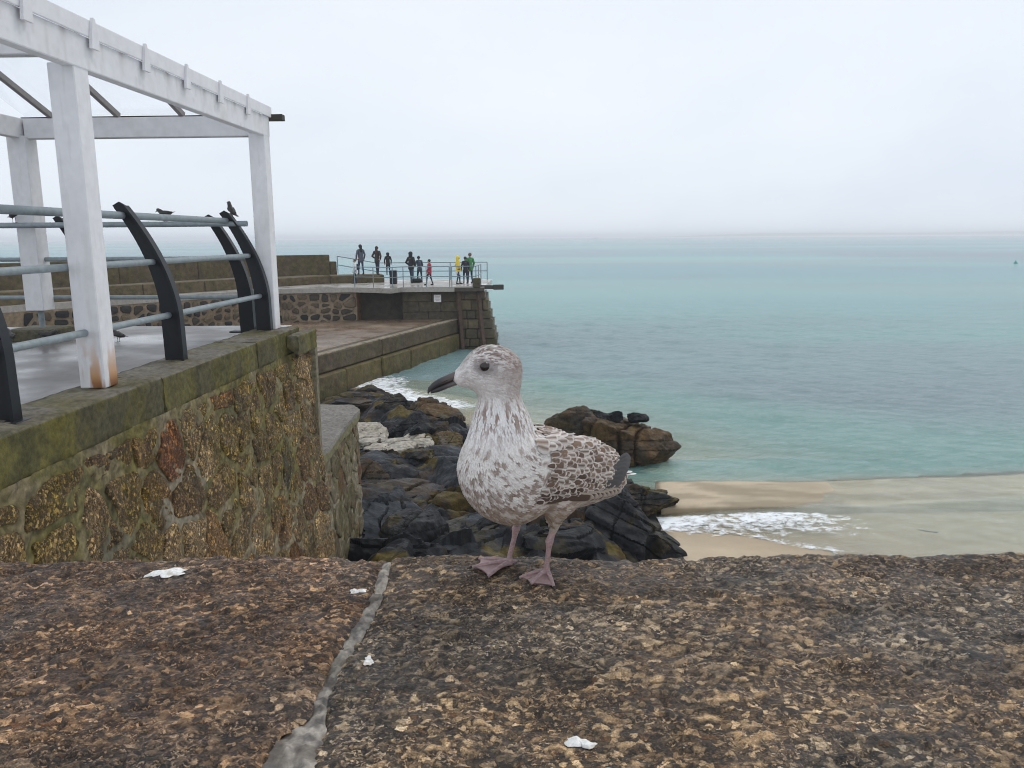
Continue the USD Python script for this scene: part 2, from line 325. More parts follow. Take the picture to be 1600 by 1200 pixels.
shallow = np.array([0.37, 0.43, 0.325]); mid = np.array([0.17, 0.315, 0.278]); deepc = np.array([0.125, 0.255, 0.262])
wc = lerp(shallow, mid, smoothstep(0.15, 1.5, dep)); wc = lerp(wc, deepc, smoothstep(2.2, 5.5, dep))
pm = smoothstep(.42, .60, patch) * smoothstep(1.2, 2.6, dep)
wc = lerp(wc, np.array([0.15, 0.19, 0.21]), .85 * pm)
wc = lerp(wc, np.array([0.19, 0.37, 0.33]), .6 * smoothstep(.44, .66, patch2) * smoothstep(1.5, 3, dep))
fac = 1 - np.exp(-0.85 * dep)
sea = usdkit.mesh(stage, path_for(None, 'sea'), (wp, grid_faces(len(xs2), len(ys2))), smooth=True)
pv = UsdGeom.PrimvarsAPI(sea)
pv.CreatePrimvar('col', Sdf.ValueTypeNames.Color3fArray, 'vertex').Set(Vt.Vec3fArray.FromNumpy(wc.astype(np.float32)))
pv.CreatePrimvar('turbid', Sdf.ValueTypeNames.Color3fArray, 'vertex').Set(Vt.Vec3fArray.FromNumpy(np.repeat(fac[:, None], 3, 1).astype(np.float32)))
M_sea = usdkit.material(stage, LK + 'sea_water', {
    'a': ('attribute', {'attribute': 'col'}), 'tb': ('attribute', {'attribute': 'turbid'}), 'g': ('geometry', {}),
    'map': ('mapping', {'scale': (0.55, 1.0, 1.0), 'rotation': (0, 0, 0.15)}),
    'n': ('noise_texture', {'scale': 3.0, 'detail': 7.0, 'roughness': 0.66, 'distortion': 0.3}),
    'b': ('bump', {'strength': 1.0, 'distance': 0.13}),
    'd': ('diffuse_bsdf', {}), 't': ('transparent_bsdf', {'color': (0.94, 0.965, 0.92)}), 'm0': ('mix_closure', {}),
    'gl': ('glossy_bsdf', {'roughness': 0.12, 'color': (0.95, 0.97, 1.0)}), 'fr': ('fresnel', {'IOR': 1.33}), 'lim': ('math', {'math_type': 'minimum', 'value2': 0.46}), 'm1': ('mix_closure', {})},
    [('a.color', 'd.color'), ('g.position', 'map.vector'), ('map.vector', 'n.vector'), ('n.fac', 'b.height'), ('b.normal', 'gl.normal'), ('b.normal', 'fr.normal'), ('b.normal', 'd.normal'),
     ('tb.fac', 'm0.fac'), ('t.BSDF', 'm0.closure1'), ('d.BSDF', 'm0.closure2'), ('m0.closure', 'm1.closure1'), ('gl.BSDF', 'm1.closure2'), ('fr.fac', 'lim.value1'), ('lim.value', 'm1.fac')], surface='m1.closure')
UsdShade.MaterialBindingAPI.Apply(sea.GetPrim()).Bind(M_sea)
tag(sea, 'pale turquoise sea reaching to the misty horizon', 'sea', kind='structure')

# foam: thin broken froth riding on the water
M_foam = usdkit.material(stage, LK + 'foam', {
    'a': ('attribute', {'attribute': 'col'}), 'g': ('geometry', {}),
    'map': ('mapping', {'scale': (0.75, 1.0, 1.0)}),
    'n': ('noise_texture', {'scale': 5.5, 'detail': 10.0, 'roughness': 0.74, 'distortion': 0.35}),
    'add': ('math', {'math_type': 'add'}), 'rg': ('map_range', {'from_min': 0.98, 'from_max': 1.14, 'to_min': 0.0, 'to_max': 1.0, 'clamp': True}),
    'd': ('diffuse_bsdf', {'color': (0.82, 0.84, 0.85)}), 't': ('transparent_bsdf', {}), 'm': ('mix_closure', {})},
    [('g.position', 'map.vector'), ('map.vector', 'n.vector'), ('a.fac', 'add.value1'), ('n.fac', 'add.value2'), ('add.value', 'rg.value'), ('rg.result', 'm.fac'), ('t.BSDF', 'm.closure1'), ('d.BSDF', 'm.closure2')], surface='m.closure')
def foam(label, x0, x1, y0, y1, dens, h=0.07):
    xx, yy = np.meshgrid(np.arange(x0, x1, h), np.arange(y0, y1, h), indexing='ij')
    d = dens(xx, yy)
    zz = wave_z(xx, yy) * (smoothstep(0.02, 0.8, -ground_z(xx, yy)) * .85 + .15) + 0.02 + 0.07 * np.clip(d - .3, 0, 1) * fbm(np.stack([xx * 3, yy * 3, 0 * xx], -1), 4, 31)
    v = np.stack([xx, yy, zz], -1).reshape(-1, 3)
    return tag(obj('foam', (v, grid_faces(*xx.shape)), M_foam, None, np.repeat(d.reshape(-1, 1), 3, 1), smooth=True), label, 'foam', kind='stuff')
def dens_weir(x, y):
    yf = 16.55 + 0.10 * (x - 3.4) - .35 * smoothstep(5.5, 8, x)
    w = np.interp(x, [3, 4, 6, 7.5, 9.2], [.9, 1.1, 1.35, 1.4, 1.0])
    d = (yf - y) / w
    e = smoothstep(-.25, .15, d) * (1 - smoothstep(.5, 2.2, d)) * (.86 + .28 * fbm(np.stack([x * 1.5, y * 2.5, 0 * x], -1), 3, 8))
    return .60 * e * (1 - smoothstep(5.6, 10.2, x))
foam('white froth of a small wave washing over sand below the slipway', 3.1, 9.6, 14.6, 17.4, dens_weir)
def dens_edge(x, y):
    dd = -ground_z(x, y)
    return .50 * np.exp(-((dd - .012) / .022) ** 2) * (.8 + .4 * fbm(np.stack([x * 2, y * 2, 0 * x], -1), 3, 9)) * smoothstep(3.2, 3.6, x)
foam('thin lacy froth line where the water thins out over the sand', 3.1, 9.0, 13.2, 16.0, dens_edge, 0.05)
def dens_quay(x, y):
    d = x - shore_x(y); q = (x + 7.7 - 0.35 * (y - 29.5))
    return .60 * smoothstep(-.3, .3, d) * (1 - smoothstep(1.2, 4.2, d)) * smoothstep(26.8, 28.3, y) * (1 - smoothstep(33.5, 37, y))
foam('churning white froth between the quay foot and the dark rocks', -7, 1, 26.5, 37, dens_quay, 0.1)

# ---------------------------------------------------------------- granite parapet (foreground)
def joint_x(y): return np.interp(y, [.5, .773, .811, .853, .87, .906, .973, 1.05, 1.118, 1.206, 1.286, 1.4], [-.246, -.246, -.248, -.238, -.238, -.241, -.240, -.234, -.223, -.219, -.221, -.222])
def joint_w(y): return np.interp(y, [.5, .77, .82, .85, .866, .90, 1.00, 1.15, 1.28, 1.40], [.056, .052, .042, .026, .012, .011, .012, .011, .008, .005])
def coarse(p, cell, seed, jit=.5):
    """Nearest jittered grain in 2-D: distance and a random number per grain."""
    r = np.random.default_rng(seed)
    lo, hi = p.min(0) - 3 * cell, p.max(0) + 3 * cell
    gx, gy = np.meshgrid(np.arange(lo[0], hi[0], cell), np.arange(lo[1], hi[1], cell), indexing='ij')
    c = np.stack([gx, gy], -1).reshape(-1, 2); c += r.uniform(-jit, jit, c.shape) * cell
    d, i = cKDTree(c).query(p, workers=-1)
    return d / cell, r.random(len(c))[i], r.random(len(c))[i]
def granite(name, side):
    ny_top, zt = 262, 5.44
    yv = 0.50 + (1.338 - 0.50) * np.linspace(0, 1, ny_top) ** 1.08
    ang = np.linspace(0, np.pi / 2, 14)[1:]
    R = 0.034
    prof = [(y, zt) for y in yv] + [(1.338 + R * math.sin(a), zt - R + R * math.cos(a)) for a in ang] + [(1.372, zt - R - t) for t in np.linspace(.006, .30, 26)]
    prof = np.array(prof); s = np.concatenate([[0], np.cumsum(np.linalg.norm(np.diff(prof, axis=0), axis=1))])
    nrm = np.array([(0, 1)] * ny_top + [(math.sin(a), math.cos(a)) for a in ang] + [(1, 0)] * 26)
    nx = 560
    u = np.linspace(0, 1, nx)
    V = np.zeros((nx, len(prof), 3)); 
    yj = np.clip(prof[:, 0], .5, 1.4); xj, wj = joint_x(yj), joint_w(yj)
    for k in range(len(prof)):
        wob = .003 * (noise(np.array([[k * .11, side, 0.]]), 4)[0] - .5) * 2 + .0015 * (noise(np.array([[k * .6, side, 0.]]), 6)[0] - .5)
        if side < 0: x = -1.42 + (xj[k] - wj[k] / 2 + wob + 1.42) * u
        else: x = xj[k] + wj[k] / 2 + wob + (1.42 - xj[k]) * u
        V[:, k, 0] = x; V[:, k, 1] = prof[k, 0]; V[:, k, 2] = prof[k, 1]
    Q = np.stack([V[..., 0], np.broadcast_to(s, V.shape[:2])], -1).reshape(-1, 2)
    P3 = np.concatenate([Q, np.full((len(Q), 1), side * 3.3)], 1)
    warp = np.stack([fbm(P3 * 60, 3, 40), fbm(P3 * 60, 3, 44)], 1) - .5
    W = Q + warp * .014
    th = (.35 if side > 0 else -.15); ca, sa = math.cos(th), math.sin(th)
    R2 = np.stack([W[:, 0] * ca + W[:, 1] * sa, -W[:, 0] * sa + W[:, 1] * ca, np.full(len(W), side * 3.3)], 1)
    d3, r3, q3 = coarse(R2[:, :2] * [1, 1.7], .021, 70 + side)
    big = fbm(P3 * 4.5, 4, 80); bigger = fbm(P3 * 1.7 + 5, 3, 84); mid_ = fbm(P3 * 22, 4, 88); fine = fbm(P3 * 170, 3, 92)
    na = fbm(R2 * [62, 105, 1], 4, 110); nb_ = fbm(R2 * [125, 190, 1] + 7, 3, 114); nc = fbm(R2 * [40, 58, 1] + 3, 4, 118); hue = fbm(R2 * [55, 70, 1] + 31, 3, 121)
    if side < 0:
        tint0 = np.array([.92, .745, .615]); dark, dark2 = np.array([.058, .036, .025]), np.array([.030, .021, .017])
        tan, cream, rust = np.array([.165, .098, .046]), np.array([.30, .215, .125]), np.array([.15, .062, .018]); sh = .045
    else:
        tint0 = np.array([1.02, .94, .83]); dark, dark2 = np.array([.055, .043, .034]), np.array([.024, .021, .020])
        tan, cream, rust = np.array([.175, .120, .068]), np.array([.40, .31, .205]), np.array([.15, .08, .032]); sh = .0
    col = lerp(dark, dark2, smoothstep(.38, .60, nc))
    k = .22 * (big - .5) + .12 * (bigger - .5)
    m1 = smoothstep(.53, .60, nb_ + k); m2 = smoothstep(.565 + sh * .4, .625 + sh * .4, na + k); m3 = (r3 > .90 + sh - 1.2 * k) * (1 - smoothstep(.22, .42, d3 + .55 * (fine - .5)))
    warmth = smoothstep(.40, .62, hue)
    col = lerp(col, lerp(tan * .8, rust, warmth), m1 * .7); col = lerp(col, lerp(lerp(tan, cream, smoothstep(.60, .68, na + k)), rust * 1.5, .8 * smoothstep(.56, .66, hue)), m2 * .85); col = lerp(col, lerp(cream, tan * 1.6, smoothstep(.5, .9, q3)), m3 * .9)
    grime = smoothstep(.47, .62, fbm(P3 * [7, 11, 1] + 3, 5, 98)) * .62
    col = lerp(col, dark2 * .95, np.clip(grime, 0, .7))
    warm = smoothstep(.42, .62, fbm(P3 * 3.2 + 8, 3, 99))
    col = col * lerp(np.array([1, 1, 1.]), np.array([1.22, 1.0, .80]) if side < 0 else np.array([1.08, 1.0, .92]), warm)
    pale = smoothstep(.60, .70, fbm(P3 * [9, 16, 1] + 2, 4, 101)); col = lerp(col, np.array([.15, .135, .12]), .35 * pale)
    low = fbm(P3 * [7, 11, 1] + 3, 5, 98)
    ti = tint0 * (.70 + .75 * smoothstep(.30, .68, low))[:, None]
    ti = ti * lerp(np.array([.90, .94, 1.02]), np.array([1.10, 1.0, .90]), smoothstep(.38, .62, fbm(P3 * 5.2 + 8, 4, 99)))
    ti = lerp(ti, ti * .5, .8 * smoothstep(.54, .64, fbm(P3 * [13, 19, 1] + 21, 4, 97)))
    xt = np.clip(m3 * .9 + .55 * m2 * smoothstep(.62, .70, na + k), 0, 1) * (.55 if side < 0 else 1.0)
    col = np.clip(ti * .4, 0, 1)
    h = (big - .5) * .020 + (mid_ - .5) * .0105 + (fine - .5) * .0032 + (fbm(P3 * 60, 3, 96) - .5) * .0060 + m1 * .0005 + m2 * .0014 + m3 * .0018 - .0035 * smoothstep(.54, .66, fbm(P3 * 38, 3, 103))
    h += .008 * (bigger - .5)
    e = np.abs(V[..., 0].ravel() - np.broadcast_to(xj, V.shape[:2]).ravel()) - np.broadcast_to(wj, V.shape[:2]).ravel() / 2
    h -= .008 * np.exp(-np.clip(e, 0, None) / .007) * (0.6 + .8 * mid_)
    h -= .010 * smoothstep(1.285, 1.38, V[..., 1].ravel()) * smoothstep(.42, .7, fbm(P3 * [14, 4, 1], 3, 107))
    N = np.zeros((nx, len(prof), 3)); N[..., 1] = nrm[:, 0]; N[..., 2] = nrm[:, 1]
    V = V.reshape(-1, 3) + N.reshape(-1, 3) * h[:, None]
    return V, grid_faces(nx, len(prof)), col, xt

parapet = thing('parapet_wall', 'rough wet granite parapet in the foreground that the young gull stands on', 'wall')
granite_z = {}
for side in (-1, 1):
    v, f, c, xt = granite('g', side)
    pr_ = obj('coping_block', (v, f), M_granite, parapet, c, smooth=True)
    UsdGeom.PrimvarsAPI(pr_).CreatePrimvar('xtal', Sdf.ValueTypeNames.Color3fArray, 'vertex').Set(Vt.Vec3fArray.FromNumpy(np.repeat(xt[:, None], 3, 1).astype(np.float32)))
    pr_.SetCustomDataByKey('label', 'rusty brown granite block left of the mortar joint' if side < 0 else 'darker granite block with cream crystals under the gull')
    granite_z[side] = cKDTree(v[v[:, 2] > 5.38][:, :2]), v[v[:, 2] > 5.38][:, 2]
def top_z(x, y):
    t, z = granite_z[-1 if x < joint_x(y) else 1]
    d, i = t.query([x, y], k=4); return float(z[i].mean())
# mortar ribbon in the joint
ym = np.linspace(.5, 1.366, 260); um = np.linspace(-1, 1, 26)
jx, jw = joint_x(ym), joint_w(ym)
JX = jx[None] + um[:, None] * (jw[None] / 2 + .006); JY = np.broadcast_to(ym, JX.shape)
pj = np.stack([JX, JY, 0 * JX], -1).reshape(-1, 3)
wide = smoothstep(.016, .03, np.broadcast_to(jw, JX.shape))
JZ = 5.4345 + .0035 * wide - .0035 * np.abs(um[:, None]) ** 3 + (fbm(pj * 110, 4, 7).reshape(JX.shape) - .5) * .011 + (fbm(pj * 18, 3, 9).reshape(JX.shape) - .5) * .012 - .02 * smoothstep(1.325, 1.366, JY)
jc = lerp(np.array([.11, .098, .088]), np.array([.36, .32, .27]), smoothstep(.25, .75, fbm(pj * 90, 4, 17))); jc = lerp(jc, np.array([.08, .065, .05]), .65 * smoothstep(.5, .62, fbm(pj * [26, 26, 1], 4, 19)))
jc = lerp(jc, jc * .85, 1 - wide.ravel())
obj('mortar_joint', (np.stack([JX, JY, JZ], -1).reshape(-1, 3), grid_faces(*JX.shape)), M_mortar, parapet, jc, smooth=True)
wb = box((2.84, .80, 3.6), (0, .92, 3.335)); obj('wall_body', wb, M_stone, parapet, (.10, .08, .06))

def splat(name, label, x, y, rx, ry, ang, seed, th=.003):
    """A dried bird dropping: lobed thin patch lying on the granite."""
    r = np.random.default_rng(seed); n = 30; k = 7
    a = np.linspace(0, 2 * np.pi, n, endpoint=False)
    rad = 1 + .22 * np.sin(2 * a + r.uniform(0, 6)) + .18 * np.sin(3 * a + r.uniform(0, 6)) + .12 * np.sin(7 * a + r.uniform(0, 6)) + r.uniform(-.13, .13, n)
    v, f = [], []
    for j in range(k + 1):
        q = j / k
        for i in range(n):
            lx, ly = rx * rad[i] * q * math.cos(a[i]), ry * rad[i] * q * math.sin(a[i])
            px, py = x + lx * math.cos(ang) - ly * math.sin(ang), y + lx * math.sin(ang) + ly * math.cos(ang)
            v.append((px, py, top_z(px, py) + .0012 + th * (1 - q ** 3) * (0.4 + 1.0 * noise(np.array([[px * 160, py * 160, seed]]), 3)[0])))
    for j in range(k):
        for i in range(n):
            i2 = (i + 1) % n
            f += [(j * n + i, (j + 1) * n + i, (j + 1) * n + i2), (j * n + i, (j + 1) * n + i2, j * n + i2)]
    v = np.array(v); c = lerp(np.array([.74, .73, .70]), np.array([.5, .45, .38]), smoothstep(.5, .75, fbm(v * 120, 3, seed)))
    tag(obj(name, (v, np.array(f)), M_mortar, None, c, smooth=True), label, 'bird dropping')
splat('bird_dropping', 'large ragged white bird dropping near the far edge of the left granite block', -.590, 1.285, .030, .016, .35, 1)
splat('bird_dropping', 'small round white bird dropping just left of the mortar joint', -.253, 1.217, .011, .011, 0, 2)
splat('bird_dropping', 'bright white dropping near the front of the dark granite block', .074, .812, .0145, .012, -.5, 3, .005)
splat('bird_dropping', 'tiny white dropping on the mortar joint', -.196, .995, .007, .012, .3, 4)

# ---------------------------------------------------------------- terrace at the left: deck, wall with coping and stones
E_ = np.array([math.sin(.036), math.cos(.036), 0]); S_ = np.array([math.cos(.036), -math.sin(.036), 0])   # along and across (towards the sea)
def L3(off, y, z): return np.array([off, 0, z]) + E_ * (y / E_[1])        # point at distance y along, lateral offset at y=0
COP_OUT, COP_IN = -2.66, -3.06
# deck
dx = np.linspace(-13, 0, 130); dy = np.linspace(-2, 9.85, 160)
DX, DY = np.meshgrid(dx, dy, indexing='ij')
DXX = np.minimum(DX, 0) + (COP_IN + .036 * DY)
dz = 4.95 + (fbm(np.stack([DXX * .8, DY * .8, 0 * DX], -1), 4, 3) - .5) * .012
dp = np.stack([DXX, DY, dz], -1).reshape(-1, 3)
dc = lerp(np.array([.095, .088, .086]), np.array([.175, .165, .16]), fbm(dp * [1.2, .8, 0], 5, 8))
tag(obj('terrace_paving', (dp, grid_faces(*DX.shape)), M_wetfloor, None, dc, smooth=True), 'wet grey concrete terrace under the white shelter', 'terrace', kind='structure')
tag(obj('promenade', box((9, 3.5, .3), (1.2, -1.25, 4.25)), M_wetfloor, None, (.2, .19, .18)), 'promenade paving behind the granite parapet', 'promenade', kind='structure')

twall = thing('terrace_wall', 'mossy concrete topped stone retaining wall below the white shelter', 'wall')
def moss_col(p, base, green=.6, seed=0, drip=True):
    q = p * np.array([1.2, 1.2, .45]) if drip else p
    n1 = fbm(q * 3.2, 5, seed + 1); n2 = fbm(q * 9, 4, seed + 2); n3 = fbm(p * 1.1, 3, seed + 3)
    c = np.asarray(base) * (0.65 + .7 * n2)[:, None]
    c = lerp(c, np.array([.098, .084, .018]), green * smoothstep(.42, .62, n1) * (0.5 + n3 * .8))
    c = lerp(c, np.array([.045, .042, .018]), .7 * smoothstep(.5, .68, n2 * .6 + n1 * .4))
    return np.clip(c, 0, 1)
def cop_mesh(y0, y1, off_out, off_in, z0, z1, seed, ds=.035, edge=.02):
    """Rough weathered concrete coping: one grid wrapped over face, rounded edge and top."""
    ny = int((y1 - y0) / ds) + 2; yy = np.linspace(y0, y1, ny)
    prof = [(off_out + .0, z0)] + [(off_out, z) for z in np.linspace(z0, z1 - edge, 10)[1:]] + [(off_out - edge + edge * math.cos(a), z1 - edge + edge * math.sin(a)) for a in np.linspace(.3, np.pi / 2, 4)] + [(o, z1) for o in np.linspace(off_out - edge, off_in, 14)[1:]] + [(off_in, z1 - .12)]
    prof = np.array(prof); n = len(prof)
    P = np.zeros((ny, n, 3))
    for k, (o, z) in enumerate(prof):
        P[:, k] = np.array([o, 0, z]) + E_ * (yy / E_[1])[:, None]
    p = P.reshape(-1, 3)
    h = (fbm(p * 5, 5, seed) - .5) * .045 + (fbm(p * 22, 4, seed + 1) - .5) * .018
    nn = np.zeros((n, 2)); d = np.gradient(prof, axis=0); nn[:, 0] = d[:, 1]; nn[:, 1] = -d[:, 0]; nn /= np.linalg.norm(nn, axis=1, keepdims=True) + 1e-9
    N = np.einsum('k,j->kj', nn[:, 0], S_) + np.einsum('k,j->kj', nn[:, 1], np.array([0, 0, 1.]))
    v = p + np.tile(N, (ny, 1)) * h[:, None]
    caps = []
    f = grid_faces(ny, n, flip=True)
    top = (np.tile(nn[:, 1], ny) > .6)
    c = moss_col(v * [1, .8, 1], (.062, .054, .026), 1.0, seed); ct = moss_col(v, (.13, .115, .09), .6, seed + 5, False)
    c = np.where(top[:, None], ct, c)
    # end caps
    b = len(v); v2 = [v]
    for r_i, fl in ((0, False), (ny - 1, True)):
        ids = np.arange(r_i * n, r_i * n + n); ctr = v[ids].mean(0)
        base = len(np.vstack(v2)); v2 += [v[ids], ctr[None]]
        tri = [(base + k, base + k + 1, base + n) for k in range(n - 1)] + [(base + n - 1, base, base + n)]
        f = np.vstack([f, np.array(tri)[:, ::-1] if fl else np.array(tri)]); c = np.vstack([c, c[ids], c[ids].mean(0)[None]])
    return np.vstack(v2), f, c
cuts = [2.2, 5.55, 7.45, 8.78]
for k in range(3):
    v, f, c = cop_mesh(cuts[k] + .006, cuts[k + 1] - .006, COP_OUT + .004 * (k % 2), COP_IN, 4.79, 5.05, 200 + 10 * k)
    obj('coping', (v, f), M_concrete, twall, c, smooth=True)
v, f, c = cop_mesh(8.30, 8.98, COP_OUT + .13, COP_OUT + .012, 4.80, 5.00, 260); obj('end_block', (v, f), M_concrete, twall, c, smooth=True)
# mortar core (face plane leaning a little), then stones set proud of it
def face_off(y, z): return COP_OUT + .015 + .085 * np.clip(4.8 - z, 0, 9) ** .9 + .03 * smoothstep(8.15, 8.7, y)
def face_pt(y, z): return np.stack([face_off(y, z) + .036 * y, y, z], -1)
yy, zz = np.meshgrid(np.linspace(2.2, 8.95, 230), np.linspace(1.0, 4.80, 130), indexing='ij')
mp = face_pt(yy, zz).reshape(-1, 3)
mh = (fbm(mp * 6, 5, 31) - .5) * .06 + (fbm(mp * 22, 4, 33) - .5) * .034
mp = mp + S_ * mh[:, None]
mc = moss_col(mp, (.145, .115, .068), .7, 35) * (.55 + .9 * smoothstep(.35, .65, fbm(mp * 38, 3, 38)))[:, None]; mc = lerp(mc, np.array([.22, .20, .155]), .5 * smoothstep(.6, .7, fbm(mp * 2.4, 4, 36)))
MORT = (mp, grid_faces(*yy.shape, flip=False)), mc
ec = [face_pt(np.array([8.95]), np.array([z]))[0] for z in np.linspace(1, 4.8, 12)]
obj('wall_end', box((1.6, .1, 3.8), (-3.0, 8.93, 2.9)), M_concrete, twall, (.14, .12, .08))

STONE_TINT = [((.165, .135, .085), 7), ((.13, .105, .06), 6), ((.21, .175, .115), 5), ((.105, .078, .048), 4), ((.12, .055, .026), 2), ((.05, .056, .06), 1), ((.17, .12, .066), 3)]
tints = [t for t, n in STONE_TINT for _ in range(n)]
def stone_patch(poly2, place, proud, seed, tint, res=.04, dome=.02, green=.5, rough=.03, speck=True):
    """A stone of the given outline in wall coordinates: triangulated, domed and roughened face; place(u, v) -> point, out normal."""
    pts = np.array(poly2.exterior.coords)[:-1]; n = len(pts); c = np.array(poly2.representative_point().coords[0])
    rings = [1.0, .985, .94, .86, .72, .5, .25]; hs = [-.6, .55, .85, .95, 1.0, 1.02, 1.05]
    uv, hh = [], []
    for q, h in zip(rings, hs):
        uv.append(c + (pts - c) * q); hh += [h] * n
    uv.append(c[None]); hh.append(1.05); uv = np.vstack(uv); hh = np.array(hh)
    f = []
    for j in range(len(rings) - 1):
        for i in range(n):
            k = (i + 1) % n
            f += [(j * n + i, j * n + k, (j + 1) * n + k), (j * n + i, (j + 1) * n + k, (j + 1) * n + i)]
    L = (len(rings) - 1) * n
    for i in range(n): f.append((L + i, L + (i + 1) % n, len(uv) - 1))
    P, N = place(uv)
    h = proud * hh + dome * (hh > .9) * 0.5 + (hh > 0) * ((fbm(P * 7 + seed, 4, seed) - .5) * rough + (fbm(P * 26 + seed, 3, seed + 1) - .5) * rough * .45)
    P = P + N * h[:, None]
    base = np.array(tint)
    col = moss_col(P, base, green, seed % 97)
    if speck: col = col * (0.75 + .55 * (noise(P * 45, seed) > .62))[:, None]
    return P, np.array(f), col
def wall_moss(P, c):
    """Growth that runs over stones and mortar alike: yellow green streaks hanging from the coping, dark damp patches."""
    top = smoothstep(3.6, 4.75, P[:, 2])
    n1 = fbm(P * [2.2, 2.2, .7], 5, 401) + .12 * (top - .4); n2 = fbm(P * [5, 5, 2.2], 4, 403); n3 = fbm(P * 14, 4, 405)
    k = smoothstep(.50, .62, n1) * (.35 + .65 * smoothstep(.4, .6, n3)); c = lerp(c, np.array([.105, .090, .016]) * (.6 + .8 * n3)[:, None], .6 * k)
    return lerp(c, np.array([.034, .028, .016]), .5 * smoothstep(.56, .68, n2))
def dense_ring(poly, step):
    b = poly.exterior; n = max(10, int(b.length / step))
    return Polygon([b.interpolate(i / n, normalized=True).coords[0] for i in range(n)])
def voronoi_cells(seeds, domain):
    x0, y0, x1, y1 = domain.bounds; m = 3 * max(x1 - x0, y1 - y0)
    pts = np.vstack([seeds, [(x0 - m, y0), (x1 + m, y0), (x0, y0 - m), (x0, y1 + m), (x0 - m, y1 + m), (x1 + m, y1 + m), (x0 - m, y0 - m), (x1 + m, y0 - m)]])
    vor = Voronoi(pts); out = []
    for i in range(len(seeds)):
        reg = vor.regions[vor.point_region[i]]
        if -1 in reg or not reg: continue
        c = Polygon(vor.vertices[reg]).intersection(domain)
        if c.area > 0 and c.geom_type == 'Polygon': out.append(c)
    return out
def place_twall(uv):
    P = face_pt(uv[:, 0], uv[:, 1]); return P, np.broadcast_to(S_, P.shape)
obj('mortar', MORT[0], M_concrete, twall, wall_moss(MORT[0][0], MORT[1]), smooth=True)
r = np.random.default_rng(21)
seeds = []
for row, z in enumerate(np.arange(4.68, 1.2, -.31)):
    y = 2.3 + r.uniform(0, .3)
    while y < 8.85:
        seeds.append((y, z + r.uniform(-.13, .13))); y += r.uniform(.22, .74)
dom = Polygon([(2.25, 1.05), (8.93, 1.05), (8.93, 4.78), (2.25, 4.74)])
visible = LineString([(2.2, 4.6), (3.4, 4.05), (5.5, 3.2), (9.0, 2.0)])
ns = 0
for k, cell in enumerate(voronoi_cells(np.array(seeds), dom)):
    cy, cz = cell.centroid.coords[0]
    if cz < 4.75 - .40 * (cy - 2.2) - .9 or cy < 2.6 and cz < 4.0: continue          # never seen over the parapet
    s = cell.buffer(-.012 - r.uniform(0, .016)).buffer(-.022, join_style=1).buffer(.022, join_style=1)
    if s.is_empty or s.geom_type != 'Polygon' or s.area < .006: continue
    s = dense_ring(s, .045); q_ = np.array(s.exterior.coords)[:-1]; wq = np.c_[q_ * 7, np.full(len(q_), k)]; s = Polygon(q_ + np.stack([fbm(wq, 3, 5) - .5, fbm(wq, 3, 6) - .5], 1) * .075)
    if not s.is_valid: s = s.buffer(0)
    if s.geom_type != 'Polygon' or s.is_empty: continue
    P, f, c = stone_patch(s, place_twall, r.uniform(.002, .022), 300 + k, np.array(tints[r.integers(len(tints))]), green=r.uniform(.0, .3), dome=.008, rough=.055, speck=False)
    obj('stone', (P, f), M_stonegr, twall, np.clip(wall_moss(P, c) * 3.9, 0, 1), smooth=True); ns += 1

# lower landing with a stone face, beyond the end of the terrace wall
lwall = thing('low_wall', 'low flat topped stone wall beyond the end of the mossy terrace wall', 'wall')
lp = np.array([(-5.2, 9.05), (-2.38, 9.05), (-2.40, 10.4), (-2.43, 12.5), (-2.62, 12.85), (-5.2, 13.0)])
tm = extrude(lp, .16, 3.16).subdivide_to_size(.15); tv = tm.vertices + (np.stack([fbm(tm.vertices * 6, 3, 5), fbm(tm.vertices * 6, 3, 6), fbm(tm.vertices * 6, 3, 7)], 1) - .5) * .05
lc = lerp(np.array([.13, .115, .10]), np.array([.22, .20, .175]), fbm(tv * 3, 4, 9)); lc = lerp(lc, np.array([.12, .11, .03]), (np.abs(tm.vertices[:, 2] - 3.3) > .03) * .7)
obj('top_slab', (tv, tm.faces), M_concrete, lwall, lc)
def place_low(uv): 
    P = np.stack([-2.46 - .02 * (uv[:, 0] - 9) + .015 * (3.15 - uv[:, 1]), uv[:, 0], uv[:, 1]], -1); return P, np.broadcast_to(np.array([1., 0, 0]), P.shape)
yy, zz = np.meshgrid(np.linspace(8.9, 12.8, 90), np.linspace(.6, 3.17, 60), indexing='ij')
P, _ = place_low(np.stack([yy.ravel(), zz.ravel()], 1)); P = P + np.array([1, 0, 0]) * ((fbm(P * 5, 5, 3) - .5) * .08)[:, None]
obj('mortar', (P, grid_faces(*yy.shape)), M_concrete, lwall, moss_col(P, (.22, .19, .13), .6, 12), smooth=True)
obj('wall_body', box((2.3, 3.6, 2.5), (-3.85, 10.95, 1.9)), M_concrete, lwall, (.15, .13, .1))
seeds = [(y + r.uniform(-.19, .19), z + r.uniform(-.11, .11)) for z in np.arange(3.05, .7, -.28) for y in np.arange(9.1, 12.8, .44)]
for k, cell in enumerate(voronoi_cells(np.array(seeds), Polygon([(9.0, .7), (12.75, .7), (12.75, 3.14), (9.0, 3.14)]))):
    s = cell.buffer(-.014).buffer(-.02).buffer(.02)
    if s.is_empty or s.geom_type != 'Polygon': continue
    P, f, c = stone_patch(dense_ring(s, .08), place_low, r.uniform(.004, .02), 500 + k, tints[r.integers(len(tints))], green=r.uniform(.4, .9), dome=.01, rough=.06)
    obj('stone', (P, f), M_stone, lwall, c, smooth=True)

